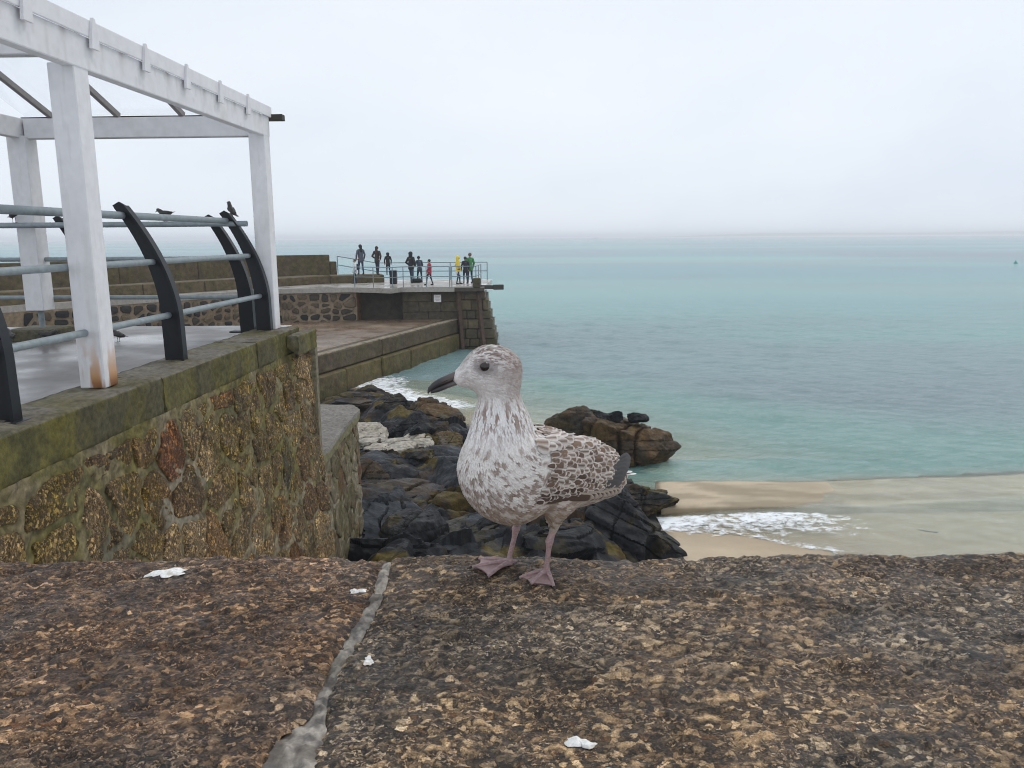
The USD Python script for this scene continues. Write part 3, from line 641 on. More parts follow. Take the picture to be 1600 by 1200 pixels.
# ---------------------------------------------------------------- white shelter
shelter = thing('shelter', 'white painted timber shelter frame with clear hipped roof on the terrace', 'shelter')
def paint_obj(name, m, rust=0.0, seed=0, label=None, dirt=.5, brackets=None):
    v = np.array(m.vertices); z0, z1 = v[:, 2].min(), v[:, 2].max()
    c = np.tile(np.array([.59, .58, .585]), (len(v), 1))
    st = smoothstep(.52, .74, fbm(v * [9, 9, 1.6], 4, seed)) * dirt; c = lerp(c, np.array([.50, .48, .45]), .55 * st)
    hair = smoothstep(.60, .66, fbm(v * [45, 45, 5], 3, seed + 9)) * dirt; c = lerp(c, np.array([.40, .38, .36]), .35 * hair)
    if brackets is not None:                                    # grime run down from the strip brackets
        u_ = (v - brackets) @ E_; d_ = np.abs((u_ + .672 * .42 + .336) % .672 - .336); hgt = z1 - v[:, 2]
        c = lerp(c, np.array([.22, .195, .17]), .8 * np.exp(-(d_ / (.030 + .25 * hgt)) ** 2) * np.exp(-hgt / .055))
    if rust:
        k = smoothstep(.40, .0, v[:, 2] - z0) * smoothstep(.46, .60, fbm(v * [16, 16, 3.5] + 3, 4, seed + 2)) * rust
        c = lerp(c, np.array([.42, .20, .06]), k); c = lerp(c, np.array([.15, .05, .015]), k * smoothstep(.10, .0, v[:, 2] - z0))
    p = obj(name, m, M_paint, shelter, c)
    if label: p.SetCustomDataByKey('label', label)
ROTS = rotm([0, 0, 1], -.036)
PA, PB = L3(-2.905, 5.19, 0), L3(-2.895, 8.56, 0)
PC = PB - S_ * 2.50; PD = PA - S_ * 2.50
def post(P, z0, z1, w, rust, seed, label=None):
    m = box((w, w, z1 - z0), bevel=.006); m = m.subdivide_to_size(.05)
    m.apply_transform(ROTS); m.apply_translation((P[0], P[1], (z0 + z1) / 2)); paint_obj('post', m, rust, seed, label)
post(PA, 5.052, 7.06, .165, 1.0, 1, 'post with a rusty foot'); post(PB, 5.052, 7.06, .165, .12, 2)
post(PC, 5.26, 7.06, .20, 0, 3, 'post raised on a thin metal stub'); post(PD, 5.26, 7.06, .20, 0, 4)
BZ = 7.14
def pbeam(a, b, w, h, seed, name='beam', dirt=.5, sl=.08, brackets=None):
    paint_obj(name, beam(a, b, w, h, .006, sub_len=sl), 0, seed, dirt=dirt, brackets=brackets)
z = np.array([0, 0, 1.])
pbeam(PA + S_ * .043 + E_ * -2.9 + z * BZ, PB + S_ * .043 + E_ * .09 + z * BZ, .085, .20, 11, dirt=.9, sl=.03, brackets=PB + E_ * .10)
pbeam(PD + E_ * -2.9 + z * BZ, PC + E_ * .09 + z * BZ, .10, .20, 12)
pbeam(PC + S_ * .07 + z * (BZ - .005), PB - S_ * .07 + z * (BZ - .005), .12, .20, 13, 'end_beam')
pbeam(PD + S_ * .07 + z * (BZ + .03), PA - S_ * .07 + z * (BZ + .03), .09, .11, 14, 'tie_beam')
M_bar = flat_mat('shaded_bar', (.20, .18, .17), .6)  # shade on the underside of the glazing bars put into a darker colour
RP = math.tan(math.radians(19)); EZ = BZ + .135
ridge_c = PC; half = 2.5
ridge_z = EZ + RP * half
hip_y = half
RG0 = PD - E_ * 2.9 + z * ridge_z; RG1 = ridge_c - E_ * hip_y + z * ridge_z
pbeam(RG0 - z * .03, RG1 - z * .03, .045, .05, 15, 'ridge_beam')
for k, t in enumerate((.14, .42, .69)):                    # bars of the end slope
    foot = PC + (PB - PC) * t; d = (1 - t) * 2.5
    a = foot + z * (EZ - .02); b = foot - E_ * d + z * (EZ - .02 + RP * d)
    obj('glazing_bar', beam(a, b, .045, .06), M_bar, shelter)
def sheet(name, pts, th=.008):
    pts = np.array(pts, float); n = np.cross(pts[1] - pts[0], pts[2] - pts[0]); n /= np.linalg.norm(n)
    if n[2] < 0: n = -n
    return trimesh.convex.convex_hull(np.vstack([pts, pts + n * th]))
OV = .10
def eave(P, s): return P + S_ * s * OV + z * (EZ + .035 - RP * OV)
nb = 9
for side, (P0, P1) in ((1, (PA, PB)),):
    y0, y1 = -2.9, float(np.linalg.norm(PB - PA)) + OV
    for k in range(nb):
        ya, yb = y1 - .672 * (k + 1) + .01, y1 - .672 * k - .01
        pe = lambda y: P0 + E_ * y + S_ * side * OV + z * (EZ + .035 - RP * OV)
        def pr(y):
            d = min(half, max(0, y1 - OV - y)); return P0 + E_ * min(y, 9) - S_ * side * d + z * (EZ + .035 + RP * d)
        q = [pe(ya), pe(yb), pr(yb), pr(ya)]
        if k == 0: q = [pe(ya), pe(yb), pr(ya)]
        obj('roof_sheet', sheet('s', q), M_sheet, shelter)
        # end clip standing on the eave between sheets, then the bar up the slope
        yc = ya - .01
        e0 = P0 + E_ * yc + S_ * side * .112 + z * (EZ - .035)
        tri = np.array([(-.045, -.07), (.045, -.07), (.038, .03), (.014, .112), (-.006, .116), (-.032, .03)])
        cl = extrude(tri, .02); M = np.eye(4); M[:3, 0] = E_; M[:3, 1] = z; M[:3, 2] = S_ * side; M[:3, 3] = e0
        cl.apply_transform(M); cl.fix_normals(); paint_obj('bar_clip', cl, 0, 40 + k)
        paint_obj('glazing_bar', beam(pe(yc) + z * .012, pr(yc) + z * .012, .03, .02, .003), 0, 60 + k)
endq = [PC + E_ * OV + z * (EZ + .035 - RP * OV), PB + E_ * OV + S_ * OV + z * (EZ + .035 - RP * OV), RG1 + z * .04]
obj('roof_sheet', sheet('e', endq), M_sheet, shelter)
obj('gutter', beam(endq[0] + E_ * .05 - z * .035 - S_ * .05, endq[1] + E_ * .05 - z * .035 + S_ * .12, .10, .06), M_timber, shelter)
fas = beam(PA - E_ * 2.9 + S_ * .098 + z * (EZ + .014), PB + E_ * .12 + S_ * .098 + z * (EZ + .014), .018, .104); paint_obj('roof_edge_strip', fas.subdivide_to_size(.1), 0, 80, dirt=.1)
for k in range(9):
    yb_ = float(np.linalg.norm(PB - PA)) + OV - .672 * (k + .42)
    obj('strip_bracket', beam(PA + E_ * yb_ + S_ * .09 + z * (EZ - .065), PA + E_ * yb_ + S_ * .09 + z * (EZ - .022), .035, .03, .003), M_timber, shelter)
for P in (PC, PD):
    obj('stub', trimesh.creation.cylinder(.03, .22, sections=14, transform=trimesh.transformations.translation_matrix((P[0], P[1], 5.16))), M_rail, shelter)
    v = box((.50, .50, .13), (P[0] - .02, P[1], 5.005), bevel=.015, sub=2); obj('footing', v, M_concrete, shelter, moss_col(np.array(v.vertices), (.10, .09, .07), .3, 5))

# ---------------------------------------------------------------- railings
RAIL = [(1.155, -.245), (.80, -.035), (.385, .055)]     # height, sideways position of the three rails
def rail_post_mesh(h=1.23):
    """Flat tapering plate bowed inwards at the top, with a flange along its outer edge."""
    zc = np.linspace(0, h, 22); t = zc / h
    xc = .075 - .02 * t - .32 * np.clip((t - .30) / .7, 0, 1) ** 1.9
    w = np.interp(t, [0, .3, .8, 1], [.155, .155, .115, .10])
    body = Polygon(list(zip(xc - w / 2, zc)) + [(xc[-1] + .0, h + .028)] + list(zip((xc + w / 2)[::-1], zc[::-1]))).buffer(0)
    fl = Polygon(list(zip(xc + w / 2 - .014, zc)) + list(zip((xc + w / 2 + .006)[::-1], zc[::-1]))).buffer(0)
    out = []
    for pg, th in ((body, .022), (fl, .075)):
        m = extrude(pg, th); m.apply_translation((0, 0, -th / 2)); m.apply_transform(np.array([[1, 0, 0, 0], [0, 0, -1, 0], [0, 1, 0, 0], [0, 0, 0, 1.]])); out.append(m)
    return cat(out)
def railing(label, start, direction, across, posts, ends, zbase, corner=None):
    t = thing('railing', label, 'railing')
    d, a = np.asarray(direction), np.asarray(across)
    pm = rail_post_mesh()
    for s in posts:
        m = pm.copy(); M = np.eye(4); M[:3, 0] = a; M[:3, 1] = d
        if corner is not None: M[:3, 0], M[:3, 1] = corner
        M[:3, 3] = start + d * s + z * zbase; m.apply_transform(M); m.fix_normals()
        obj('post', m, M_iron, t)
        b = box((.26, .16, .018), bevel=.004); M2 = M.copy(); M2[:3, 3] = start + d * s + z * (zbase + .009) + a * .07; b.apply_transform(M2); b.fix_normals(); obj('foot_plate', b, M_iron, t)
    for h, o in RAIL:
        p0, p1 = (start + d * e + a * o + z * (zbase + h) for e in ends)
        obj('rail', tube([p0 + (p1 - p0) * q for q in np.linspace(0, 1, 8)], .029 if h > 1 else .024, 14), M_rail, t, smooth=50)
        c = p1 if ends[1] > ends[0] else p0
    return t
railing('grey three rail railing with bowed black posts along the terrace edge', L3(-2.975, 4.22, 0), E_, S_, (0, 2.08, 4.16), (-3.2, 4.24), 5.03)
railing('far railing with thin grey rails across the end of the terrace', L3(-2.95, 8.62, 0) - S_ * .14, -S_, E_, (.15, 1.78, 3.4, 5.0), (-.08, 6.5), 5.0, (S_, E_))

# ---------------------------------------------------------------- lower quay
def seg_frame(a, b):
    a, b = np.asarray(a, float), np.asarray(b, float); d = b - a; L = np.linalg.norm(d); d /= L
    return a, np.array([d[0], d[1], 0]), np.array([d[1], -d[0], 0]), L           # origin, along, outward (right of a->b), length
quay = thing('quay', 'low wet concrete quay ledge at the foot of the harbour pier', 'quay')
QF = [(-12.6, 14.0), (-2.93, 43.3)]
qa, qd, qn, QL = seg_frame(*QF)
qpoly = np.array([(-12.6, 14.0), (-2.93, 43.3), (-2.9, 44.4), (-8.4, 45.0), (-12.6, 43.0), (-21.2, 31.5), (-25, 20)])
rowsu = np.linspace(0, 1, 60); U, V = np.meshgrid(np.linspace(0, 1, 150), rowsu, indexing='ij')
front = np.array(QF[0]) + (np.array(QF[1]) - QF[0]) * U[..., None]; back = np.stack([np.interp(U, [0, .45, .75, 1], [-26, -21.0, -12.2, -2.9]), np.interp(U, [0, .45, .75, 1], [20, 31.6, 42.9, 44.6])], -1)
q2 = front * (1 - V[..., None]) + back * V[..., None]
qz = 1.6 + (fbm(np.stack([q2[..., 0] * .5, q2[..., 1] * .5, 0 * U], -1), 4, 3) - .5) * .05
qp = np.concatenate([q2, qz[..., None]], -1).reshape(-1, 3)
qc = lerp(np.array([.12, .078, .048]), np.array([.21, .15, .10]), smoothstep(.35, .65, fbm(qp * [.9, .5, 0], 5, 4)))
qc = lerp(qc, np.array([.10, .065, .04]), .7 * smoothstep(.55, .63, fbm(qp * [.35, 2.2, 0], 4, 6)))
obj('top_surface', (qp, grid_faces(*U.shape)), M_wetfloor, quay, qc, smooth=True)
def wall_panel(parent, name, o, d, n, u0, u1, z0, z1, proud, base, green, seed, mat=M_farstone, bev=.03, batter=0.0, thick=.5, res=.25, label=None, weed=0.0):
    """A block set in a wall face: bevelled box, roughened, spanning u0..u1 along d and z0..z1."""
    m = box((u1 - u0, thick, z1 - z0), bevel=bev).subdivide_to_size(res)
    v = np.array(m.vertices)
    M = np.eye(4); M[:3, 0] = d; M[:3, 1] = n; M[:3, 3] = o + d * (u0 + u1) / 2 + n * (proud - thick / 2) + z * (z0 + z1) / 2
    m.apply_transform(M); v = np.array(m.vertices)
    v = v + n * (-batter * (v[:, 2:3] - 1.6)) + n * ((fbm(v * 1.6, 4, seed) - .5) * .10)[:, None]
    m.fix_normals() if np.linalg.det(M[:3, :3]) < 0 else None
    c = moss_col(v, base, green, seed % 61)
    if weed:
        k = smoothstep(weed + .25, weed - .35, v[:, 2] + (fbm(v * 3, 4, 8) - .5) * 1.0); c = lerp(c, np.array([.035, .030, .008]), .85 * k)
    p = obj(name, (v, m.faces), mat, parent, c)
    if label: p.SetCustomDataByKey('label', label)
o3 = np.array([*QF[0], 0.])
r = np.random.default_rng(5)
cutsq = [5.0, 12.0, 16.35, 22.0, QL]
for k in range(len(cutsq) - 1):
    wall_panel(quay, 'lip_slab', o3, qd, qn, cutsq[k] + .015, cutsq[k + 1] - .015, .92, 1.63, .02 if k != 1 else .10, (.072, .052, .030), .3, 20 + k, thick=.8, bev=.05)
    wall_panel(quay, 'kerb_edge', o3, qd, qn, cutsq[k] + .03, cutsq[k + 1] - .03, 1.60, 1.665, .0, (.22, .18, .13), .1, 40 + k, thick=.30, bev=.02)
u = 5.0; k = 0
while u < QL - .5:
    w = r.uniform(2.2, 3.6); wall_panel(quay, 'base_block', o3, qd, qn, u + .02, min(u + w, QL) - .02, -.6, .88, .16 + r.uniform(-.03, .05), (.085, .062, .022), .75, 60 + k, thick=.9, bev=.06, weed=.15 if u > 16 else .55); u += w; k += 1

# ---------------------------------------------------------------- harbour pier
pier = thing('pier', 'old stone harbour pier running out to sea with rubble and block walls', 'pier')
PF = [(-21.2, 31.2), (-12.2, 42.6), (-8.4, 43.5), (-6.0, 43.7), (-2.9, 43.7), (-1.45, 43.7)]
deck_poly = [(-21.2, 31.2), (-12.2, 42.5), (-8.6, 43.3), (-6.3, 42.1), (-5.9, 43.1), (-1.45, 43.2), (-1.2, 50.8), (-9, 51.2), (-16, 55), (-28, 40), (-34, 30), (-24, 27)]
dk = extrude(np.array(deck_poly), .26, 3.14).subdivide_to_size(.9); dv = np.array(dk.vertices)
obj('deck', (dv, dk.faces), M_wetfloor, pier, lerp(np.array([.22, .20, .17]), np.array([.32, .30, .27]), fbm(dv * .8, 4, 3)))
core = extrude(np.array([(-21.2, 31.9), (-12.6, 43.4), (-8.7, 44.6), (-1.9, 44.6), (-1.7, 50.3), (-9, 50.9), (-16, 54), (-33, 30)]), 4.1, -1.0)
obj('core', core, M_farstone, pier, (.06, .05, .035))
# rubble walling: black stones in pale mortar
BLACKST = [(.026, .024, .023), (.018, .018, .019), (.040, .033, .026), (.07, .052, .034), (.12, .09, .058)]
for a, b in ((PF[0], PF[1]), (PF[1], PF[2])):
    a2, d2, n2, L2 = seg_frame(a, b); o2 = np.array([*a2, 0.])
    uu, zz = np.meshgrid(np.linspace(0, L2, int(L2 / .12)), np.linspace(1.2, 3.15, 18), indexing='ij')
    mp = (o2 + d2 * uu[..., None] + z * zz[..., None]).reshape(-1, 3); mp = mp + n2 * ((fbm(mp * 3, 4, 3) - .5) * .1)[:, None]
    obj('mortar', (mp, grid_faces(*uu.shape)), M_farstone, pier, lerp(np.array([.24, .19, .13]), np.array([.15, .105, .062]), fbm(mp * 1.2, 4, 6)), smooth=True)
    place = lambda uv, o2=o2, d2=d2, n2=n2: (o2 + d2 * uv[:, :1] + z * uv[:, 1:2], np.broadcast_to(n2, (len(uv), 3)))
    u_lo = 0 if L2 < 6 else L2 * .12
    sd = [(x + r.uniform(-.2, .2), y + r.uniform(-.11, .11)) for y in np.arange(1.5, 3.15, .33) for x in np.arange(u_lo, L2, .56)]
    for k, cell in enumerate(voronoi_cells(np.array(sd), Polygon([(u_lo, 1.35), (L2, 1.35), (L2, 3.12), (u_lo, 3.12)]))):
        s = cell.buffer(-r.uniform(.03, .075)).buffer(-.05).buffer(.05)
        if s.is_empty or s.geom_type != 'Polygon' or s.area < .01: continue
        pts = np.array(dense_ring(s, .22).exterior.coords)[:-1]; nn = len(pts); c0 = pts.mean(0)
        uv = np.vstack([pts, c0 + (pts - c0) * .82, c0[None]]); hh = np.r_[np.full(nn, -.03), np.full(nn, .05), .08] + r.uniform(-.01, .03)
        P, N = place(uv); P = P + N * hh[:, None]
        f = [(i, (i + 1) % nn, nn + (i + 1) % nn) for i in range(nn)] + [(i, nn + (i + 1) % nn, nn + i) for i in range(nn)] + [(nn + i, nn + (i + 1) % nn, 2 * nn) for i in range(nn)]
        obj('stone', (P, np.array(f)), M_farstone, pier, np.array(BLACKST[r.integers(5)]) * r.uniform(.8, 1.2))
# recess under the overhanging deck, then the dark wall with the sign
rec = np.array([-8.4, 44.9, 0.]); xd, yn = np.array([1., 0, 0]), np.array([0, -1., 0])
wall_panel(pier, 'recess_side', np.array([-8.38, 43.6, 0.]), yn * -1, xd, 0, 1.4, 1.4, 3.13, .0, (.20, .10, .045), .1, 3, thick=.4)
for k, (u0, u1, zz0, zz1) in enumerate([(0, 1.3, 1.4, 2.2), (1.3, 2.5, 1.4, 2.3), (0, 1.2, 2.22, 3.13), (1.2, 2.5, 2.32, 3.13)]):
    wall_panel(pier, 'recess_block', rec, xd, yn, u0 + .01, u1 - .01, zz0, zz1, .05, (.15, .085, .04) if u0 == 0 else (.06, .05, .035), .3, 70 + k, thick=.5)
dw = np.array([-5.95, 43.7, 0.])
k = 0
for zr0, zr1, us in ((1.45, 2.0, (0, 1.4, 3.02)), (2.02, 2.56, (0, .9, 2.1, 3.02)), (2.58, 3.13, (0, 1.6, 3.02))):
    for u0, u1 in zip(us, us[1:]):
        wall_panel(pier, 'wall_block', dw, xd, yn, u0 + .012, u1 - .012, zr0, zr1, .0 + r.uniform(-.015, .02), np.array([.075, .060, .042]) * r.uniform(.8, 1.15), .25, 80 + k, thick=1.0, bev=.012); k += 1
# battered pier head of squared blocks
hd = np.array([-2.9, 43.55, 0.])
zr = -.9; row = 0
while zr < 3.1:
    hgt = min(r.uniform(.42, .6), 3.13 - zr)
    if 3.13 - (zr + hgt) < .25: hgt = 3.13 - zr
    right = 1.45 + .235 * (3.13 - zr - hgt / 2)
    us = [0, r.uniform(.45, .75), 0, right]; us[2] = us[1] + r.uniform(.45, .6)
    if row % 2: us = [0, r.uniform(.3, .5), us[2] - .15, right]
    for u0, u1 in zip(us, us[1:]):
        wall_panel(pier, 'head_block', hd, xd, yn, u0 + .012, u1 - .012 + (r.uniform(-.03, .05) if u1 == right else 0), zr + .01, zr + hgt - .01, .05 + r.uniform(-.03, .05) - .0, [(.070, .055, .034), (.050, .039, .026), (.105, .08, .046)][r.integers(3)], .3, 110 + k, thick=1.6, bev=.04, weed=.2, batter=.10); k += 1
    obj('head_core', box((right - .15, 6.6, hgt - .02), (-2.9 + (right - .15) / 2, 46.95, zr + hgt / 2)), M_farstone, pier, (.08, .065, .045))
    zr += hgt; row += 1
for u0, lean in ((.02, .22), (1.10, .30)):
    a = hd + xd * u0 + yn * .16 + z * 3.12; b = hd + xd * (u0 + lean * 1.2) + yn * .62 - z * .6
    obj('fender_timber', beam(a, b, .20, .16), flat_mat('rusty_timber_%d' % (u0 > 1), (.055, .028, .016), .75, ns=5.0, lo=.5, hi=1.5), pier)
obj('capping', box((1.6, .5, .2), (-2.25, 43.35, 3.245), bevel=.02, sub=2), M_farstone, pier, (.055, .045, .035))
bp = box((.42, .4, .50), (-1.86, 43.3, 3.60), bevel=.04, sub=2); obj('mooring_block', bp, M_farstone, pier, moss_col(np.array(bp.vertices), (.06, .055, .03), .8, 4))
tag(obj('beam_end', cat([beam((-1.65, 43.35, 3.37), (-.98, 43.42, 3.36), .20, .20, .02), beam((-.98, 43.42, 3.35), (-.42, 43.48, 3.35), .26, .27, .02)]), M_timber, None), 'dark heavy timber beam jutting out over the water from the pier head', 'beam')
# ledge and parapet along the seaward side
for k, (a, b, z0, z1, th) in enumerate([((-20.9, 32.0), (-13.6, 43.4), 3.38, 3.95, 1.2), ((-13.6, 43.4), (-10.6, 47.2), 3.38, 3.86, 1.6), ((-10.6, 47.2), (-7.55, 48.0), 3.38, 3.84, 1.8)]):
    a2, d2, n2, L2 = seg_frame(a, b)
    nseg = max(1, int(L2 / 3.2))
    for j in range(nseg):
        wall_panel(pier, 'ledge_block', np.array([*a2, 0.]), d2, n2, L2 * j / nseg + .01, L2 * (j + 1) / nseg - .01, z0, z1, 0, (.10, .074, .042), .3, 160 + 7 * k + j, thick=th, bev=.03)
for k, (a, b, z0, z1) in enumerate([((-28, 30.2), (-14.9, 49.0), 3.3, 4.98), ((-14.9, 49.0), (-11.25, 50.2), 3.3, 5.0), ((-11.25, 50.2), (-10.85, 50.33), 3.3, 4.58)]):
    a2, d2, n2, L2 = seg_frame(a, b); nseg = max(1, int(L2 / 4.0))
    for j in range(nseg):
        wall_panel(pier, 'parapet_block', np.array([*a2, 0.]), d2, n2, L2 * j / nseg + .012, L2 * (j + 1) / nseg - .012, z0, z1, 0, (.082, .060, .033), .4, 190 + 9 * k + j, thick=.8, bev=.03)
# sign: white square board, its small print too small to read
sg = thing('notice_board', 'small square white notice fixed to the dark pier wall', 'sign', (-4.02, 43.64, 2.75))
obj('board', box((.40, .03, .40), (0, 0, 0), bevel=.006), M_white, sg)
for k in range(4): obj('print_line', box((.26 - .05 * (k % 2), .004, .028), (0, -.0165, .11 - .075 * k)), flat_mat('faded_print_%d' % k, (.55, .42, .42), .7), sg)

def pipe_rail(label, pts, posts_every, h, mids, group=None, r0=.022):
    t = thing('pipe_railing', label, 'railing')
    pts = [np.asarray(p, float) for p in pts]
    for hh in mids: obj('rail', tube([p + z * hh for p in pts] if len(pts) > 2 else [pts[0] + z * hh, (pts[0] + pts[1]) / 2 + z * hh, pts[1] + z * hh], r0, 8), M_steel, t, smooth=50)
    for a, b in zip(pts, pts[1:]):
        n = max(1, round(np.linalg.norm(b - a) / posts_every))
        for j in range(n): obj('post', tube([a + (b - a) * j / n, a + (b - a) * j / n + z * h], r0 * 1.1, 8), M_steel, t)
    obj('post', tube([pts[-1], pts[-1] + z * h], r0 * 1.1, 8), M_steel, t)
pipe_rail('thin grey pipe railing along the near edge of the pier deck', [(-8.45, 43.45, 3.4), (-6.25, 42.4, 3.4), (-5.8, 43.25, 3.4), (-3.32, 43.3, 3.4)], 1.45, 1.08, (1.08, .55))
pipe_rail('short pipe railing bay closing the corner of the pier head', [(-3.2, 43.3, 3.4), (-1.9, 43.35, 3.4), (-1.75, 46.5, 3.4)], 1.5, 1.08, (1.08, .55))
pipe_rail('far pipe railing sloping down along the seaward edge behind the people', [(-10.8, 50.3, 3.83), (-8.4, 50.4, 3.4), (-1.5, 50.4, 3.4)], 2.4, 1.08, (1.08, .55), r0=.025)

# ---------------------------------------------------------------- slipway slab in the shallows
slip = thing('slipway', 'pale sand coloured concrete slipway slab sinking under the sea to the right', 'slipway')
US = np.linspace(0, 24, 160); VS = np.linspace(0, 1, 16)
u_, v_ = np.meshgrid(US, VS, indexing='ij')
near = np.stack([3.25 + u_, 16.75 + .135 * u_ + .04 * np.sin(u_ * 1.3)], -1); width = 1.75 - .006 * u_
sp = near + np.stack([.10 * np.ones_like(u_), np.ones_like(u_)], -1) * (v_ * width)[..., None]
sz = np.interp(u_, [0, 5, 24], [.15, -.05, -.24]) + .05 * (v_ - .3) - .06 * smoothstep(.12, 0, v_) * smoothstep(0, .4, u_) 
s3 = np.concatenate([sp, sz[..., None]], -1); s3[..., 2] += (fbm(s3 * [1.2, 1.2, 0], 4, 3) - .5) * .05
low = s3.copy(); low[..., 2] -= .9
sv = s3.reshape(-1, 3); nU, nV = u_.shape
edge_idx = np.concatenate([np.arange(nU) * nV, (nU - 1) * nV + np.arange(1, nV), (np.arange(nU) * nV + nV - 1)[::-1][1:], np.arange(nV)[::-1][1:-1]])
skirt = sv[edge_idx] - [0, 0, .9]; b = len(sv); ne = len(edge_idx)
fs = [(edge_idx[i], b + i, b + (i + 1) % ne) for i in range(ne)] + [(edge_idx[i], b + (i + 1) % ne, edge_idx[(i + 1) % ne]) for i in range(ne)]
sv2 = np.vstack([sv, skirt]); sc = lerp(np.array([.44, .345, .23]), np.array([.34, .27, .175]), smoothstep(.4, .65, fbm(sv2 * [.7, 1.6, 0], 5, 4)))
sc = lerp(sc, np.array([.20, .15, .08]), .6 * smoothstep(.55, .66, fbm(sv2 * [.5, 2.5, 0] + 3, 4, 14)))
sc[b:] = (.07, .055, .035)
obj('slab', (sv2, np.vstack([grid_faces(nU, nV), np.array(fs)])), M_sand, slip, sc, smooth=True)

# ---------------------------------------------------------------- rocks
def rock_mesh(size, seed, sub=4, planes=12, strata=(0, .2, 1), rough=.05, sharp=70, strata_amp=.03, flat_top=None):
    """Angular boulder: intersection of random half-spaces, cut by bedding steps, then roughened."""
    rr = np.random.default_rng(seed)
    m = trimesh.creation.icosphere(sub); d = np.array(m.vertices)
    n = rr.normal(size=(planes, 3)); n /= np.linalg.norm(n, axis=1, keepdims=True); dist = rr.uniform(.60, 1.0, planes)
    if flat_top is not None: n[0] = flat_top / np.linalg.norm(flat_top); dist[0] = .5
    dw = d + (np.stack([fbm(d * 2.2 + seed, 3, seed + q) for q in (11, 12, 13)], 1) - .5) * .28
    q = np.clip(dw @ n.T, 1e-3, None) / dist
    rad = 1 / (np.sum(q ** sharp, 1) ** (1 / sharp))
    rad = np.minimum(rad, 1.4)
    v = d * rad[:, None] * np.asarray(size) / 2
    s = np.asarray(strata, float); s /= np.linalg.norm(s)
    sc_ = float(np.mean(size))
    h = v @ s + sc_ * .10 * (fbm(v / sc_ * 2.5, 3, seed + 4) - .5)
    bed = h / sc_ * 9 + 2.5 * fbm(np.stack([h / sc_ * 3, 0 * h + seed, 0 * h], 1), 2, seed)
    cell = np.floor(bed); fr_ = bed - cell
    hs = np.stack([cell * 7.13, 0 * h + seed, 0 * h], 1); stepn = noise(hs + .5, seed) - .5
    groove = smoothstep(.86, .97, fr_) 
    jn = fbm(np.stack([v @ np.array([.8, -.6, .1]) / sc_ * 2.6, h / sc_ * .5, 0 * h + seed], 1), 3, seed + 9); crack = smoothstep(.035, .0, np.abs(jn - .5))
    big = fbm(v / sc_ * 3.0 + seed, 4, seed + 1) - .5; sm = fbm(v / sc_ * 13 + seed, 5, seed + 2) - .5
    v = v + d * (sc_ * (strata_amp * 1.9 * stepn - strata_amp * .9 * groove - .05 * crack + rough * 1.0 * big + rough * .55 * sm))[:, None]
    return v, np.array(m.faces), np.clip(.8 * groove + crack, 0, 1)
def rock_col(v, seed, base=(.050, .052, .056), brown=0.0, weed=0.3, pale=.25):
    n = fbm(v * 1.6 + seed, 5, seed); n2 = fbm(v * 5 + seed, 4, seed + 3)
    c = np.asarray(base) * (.55 + .9 * n2)[:, None]
    c = lerp(c, np.array([.085, .09, .095]), pale * smoothstep(.5, .72, n))
    c = lerp(c, np.array([.13, .075, .028]), brown * smoothstep(.36, .6, fbm(v * 2.1 + 7, 4, seed + 5)))
    c = lerp(c, np.array([.085, .060, .008]) * (.5 + n2)[:, None], weed * .75 * smoothstep(.565, .60, fbm(v * 1.9 + 3, 6, seed + 7)))
    return c
def rock(label, c, size, yaw, tilt=(0, 0), seed=0, group=None, sub=4, name='rock', colkw={}, **kw):
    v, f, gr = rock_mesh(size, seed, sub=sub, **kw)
    R = rotm([0, 0, 1], yaw) @ rotm([1, 0, 0], tilt[0]) @ rotm([0, 1, 0], tilt[1])
    v = v @ R[:3, :3].T + np.asarray(c)
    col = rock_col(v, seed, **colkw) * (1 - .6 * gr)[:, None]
    wet = smoothstep(.25, -.05, v[:, 2]); col = lerp(col, col * .55 + np.array([.010, .012, .004]), wet)
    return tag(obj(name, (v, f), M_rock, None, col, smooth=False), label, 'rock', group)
BR = dict(base=(.06, .04, .022), brown=.9, weed=.35, pale=.1)
OC = dict(base=(.10, .075, .042), brown=.6, weed=.4, pale=.3)
PALE = dict(base=(.33, .30, .25), brown=.15, weed=.12, pale=0)
WEED = dict(base=(.013, .0125, .011), brown=.25, weed=.7, pale=.06)
SL = dict(base=(.022, .0245, .029), weed=.3, pale=.20)
DK = dict(base=(.0095, .010, .0115), weed=.25, pale=.05)
# boulder standing in the water behind the gull, with its knobbly crest
rock('large brown boulder standing in the turquoise water behind the gull', (2.95, 21.0, .36), (2.85, 2.1, 2.1), .05, (0, .02), 19, sub=5, colkw=dict(base=(.040, .028, .016), brown=.45, weed=.3, pale=.06), rough=.12, strata_amp=.012, planes=26)
rock('dark knobbly rock at the left end of the brown boulder in the water', (1.75, 21.4, .45), (1.7, 1.5, 1.6), .3, (0, 0), 12, sub=5, colkw=dict(base=(.05, .042, .03), brown=.4, weed=.4), rough=.1, strata_amp=.01)
for k, (x, zc, s) in enumerate([(2.15, 1.22, .62), (2.75, 1.22, .42), (3.35, 1.15, .46)]):
    rock(['low dark knob on the crest of the brown boulder, widest of the three', 'small dark knob in the middle of the brown boulder crest', 'small dark knob at the right of the brown boulder crest'][k], (x, 21.1, zc), (s * 1.2, s, s * .65), k, (0, 0), 14 + k, sub=4, colkw=DK, rough=.1)
rock('brown sided flat topped boulder beside the gull\'s bill and neck', (-2.35, 24.6, .40), (2.3, 1.8, 1.5), -.3, (0, .12), 21, sub=5, colkw=dict(base=(.035, .026, .018), brown=.55, weed=.3, pale=.15), flat_top=np.array([.1, -.2, 1]))
rock('dark rock between the brown sided boulder and the weedy shelf', (-3.75, 25.2, .42), (1.3, 1.4, 1.2), .5, (0, 0), 22, sub=5, colkw=DK)
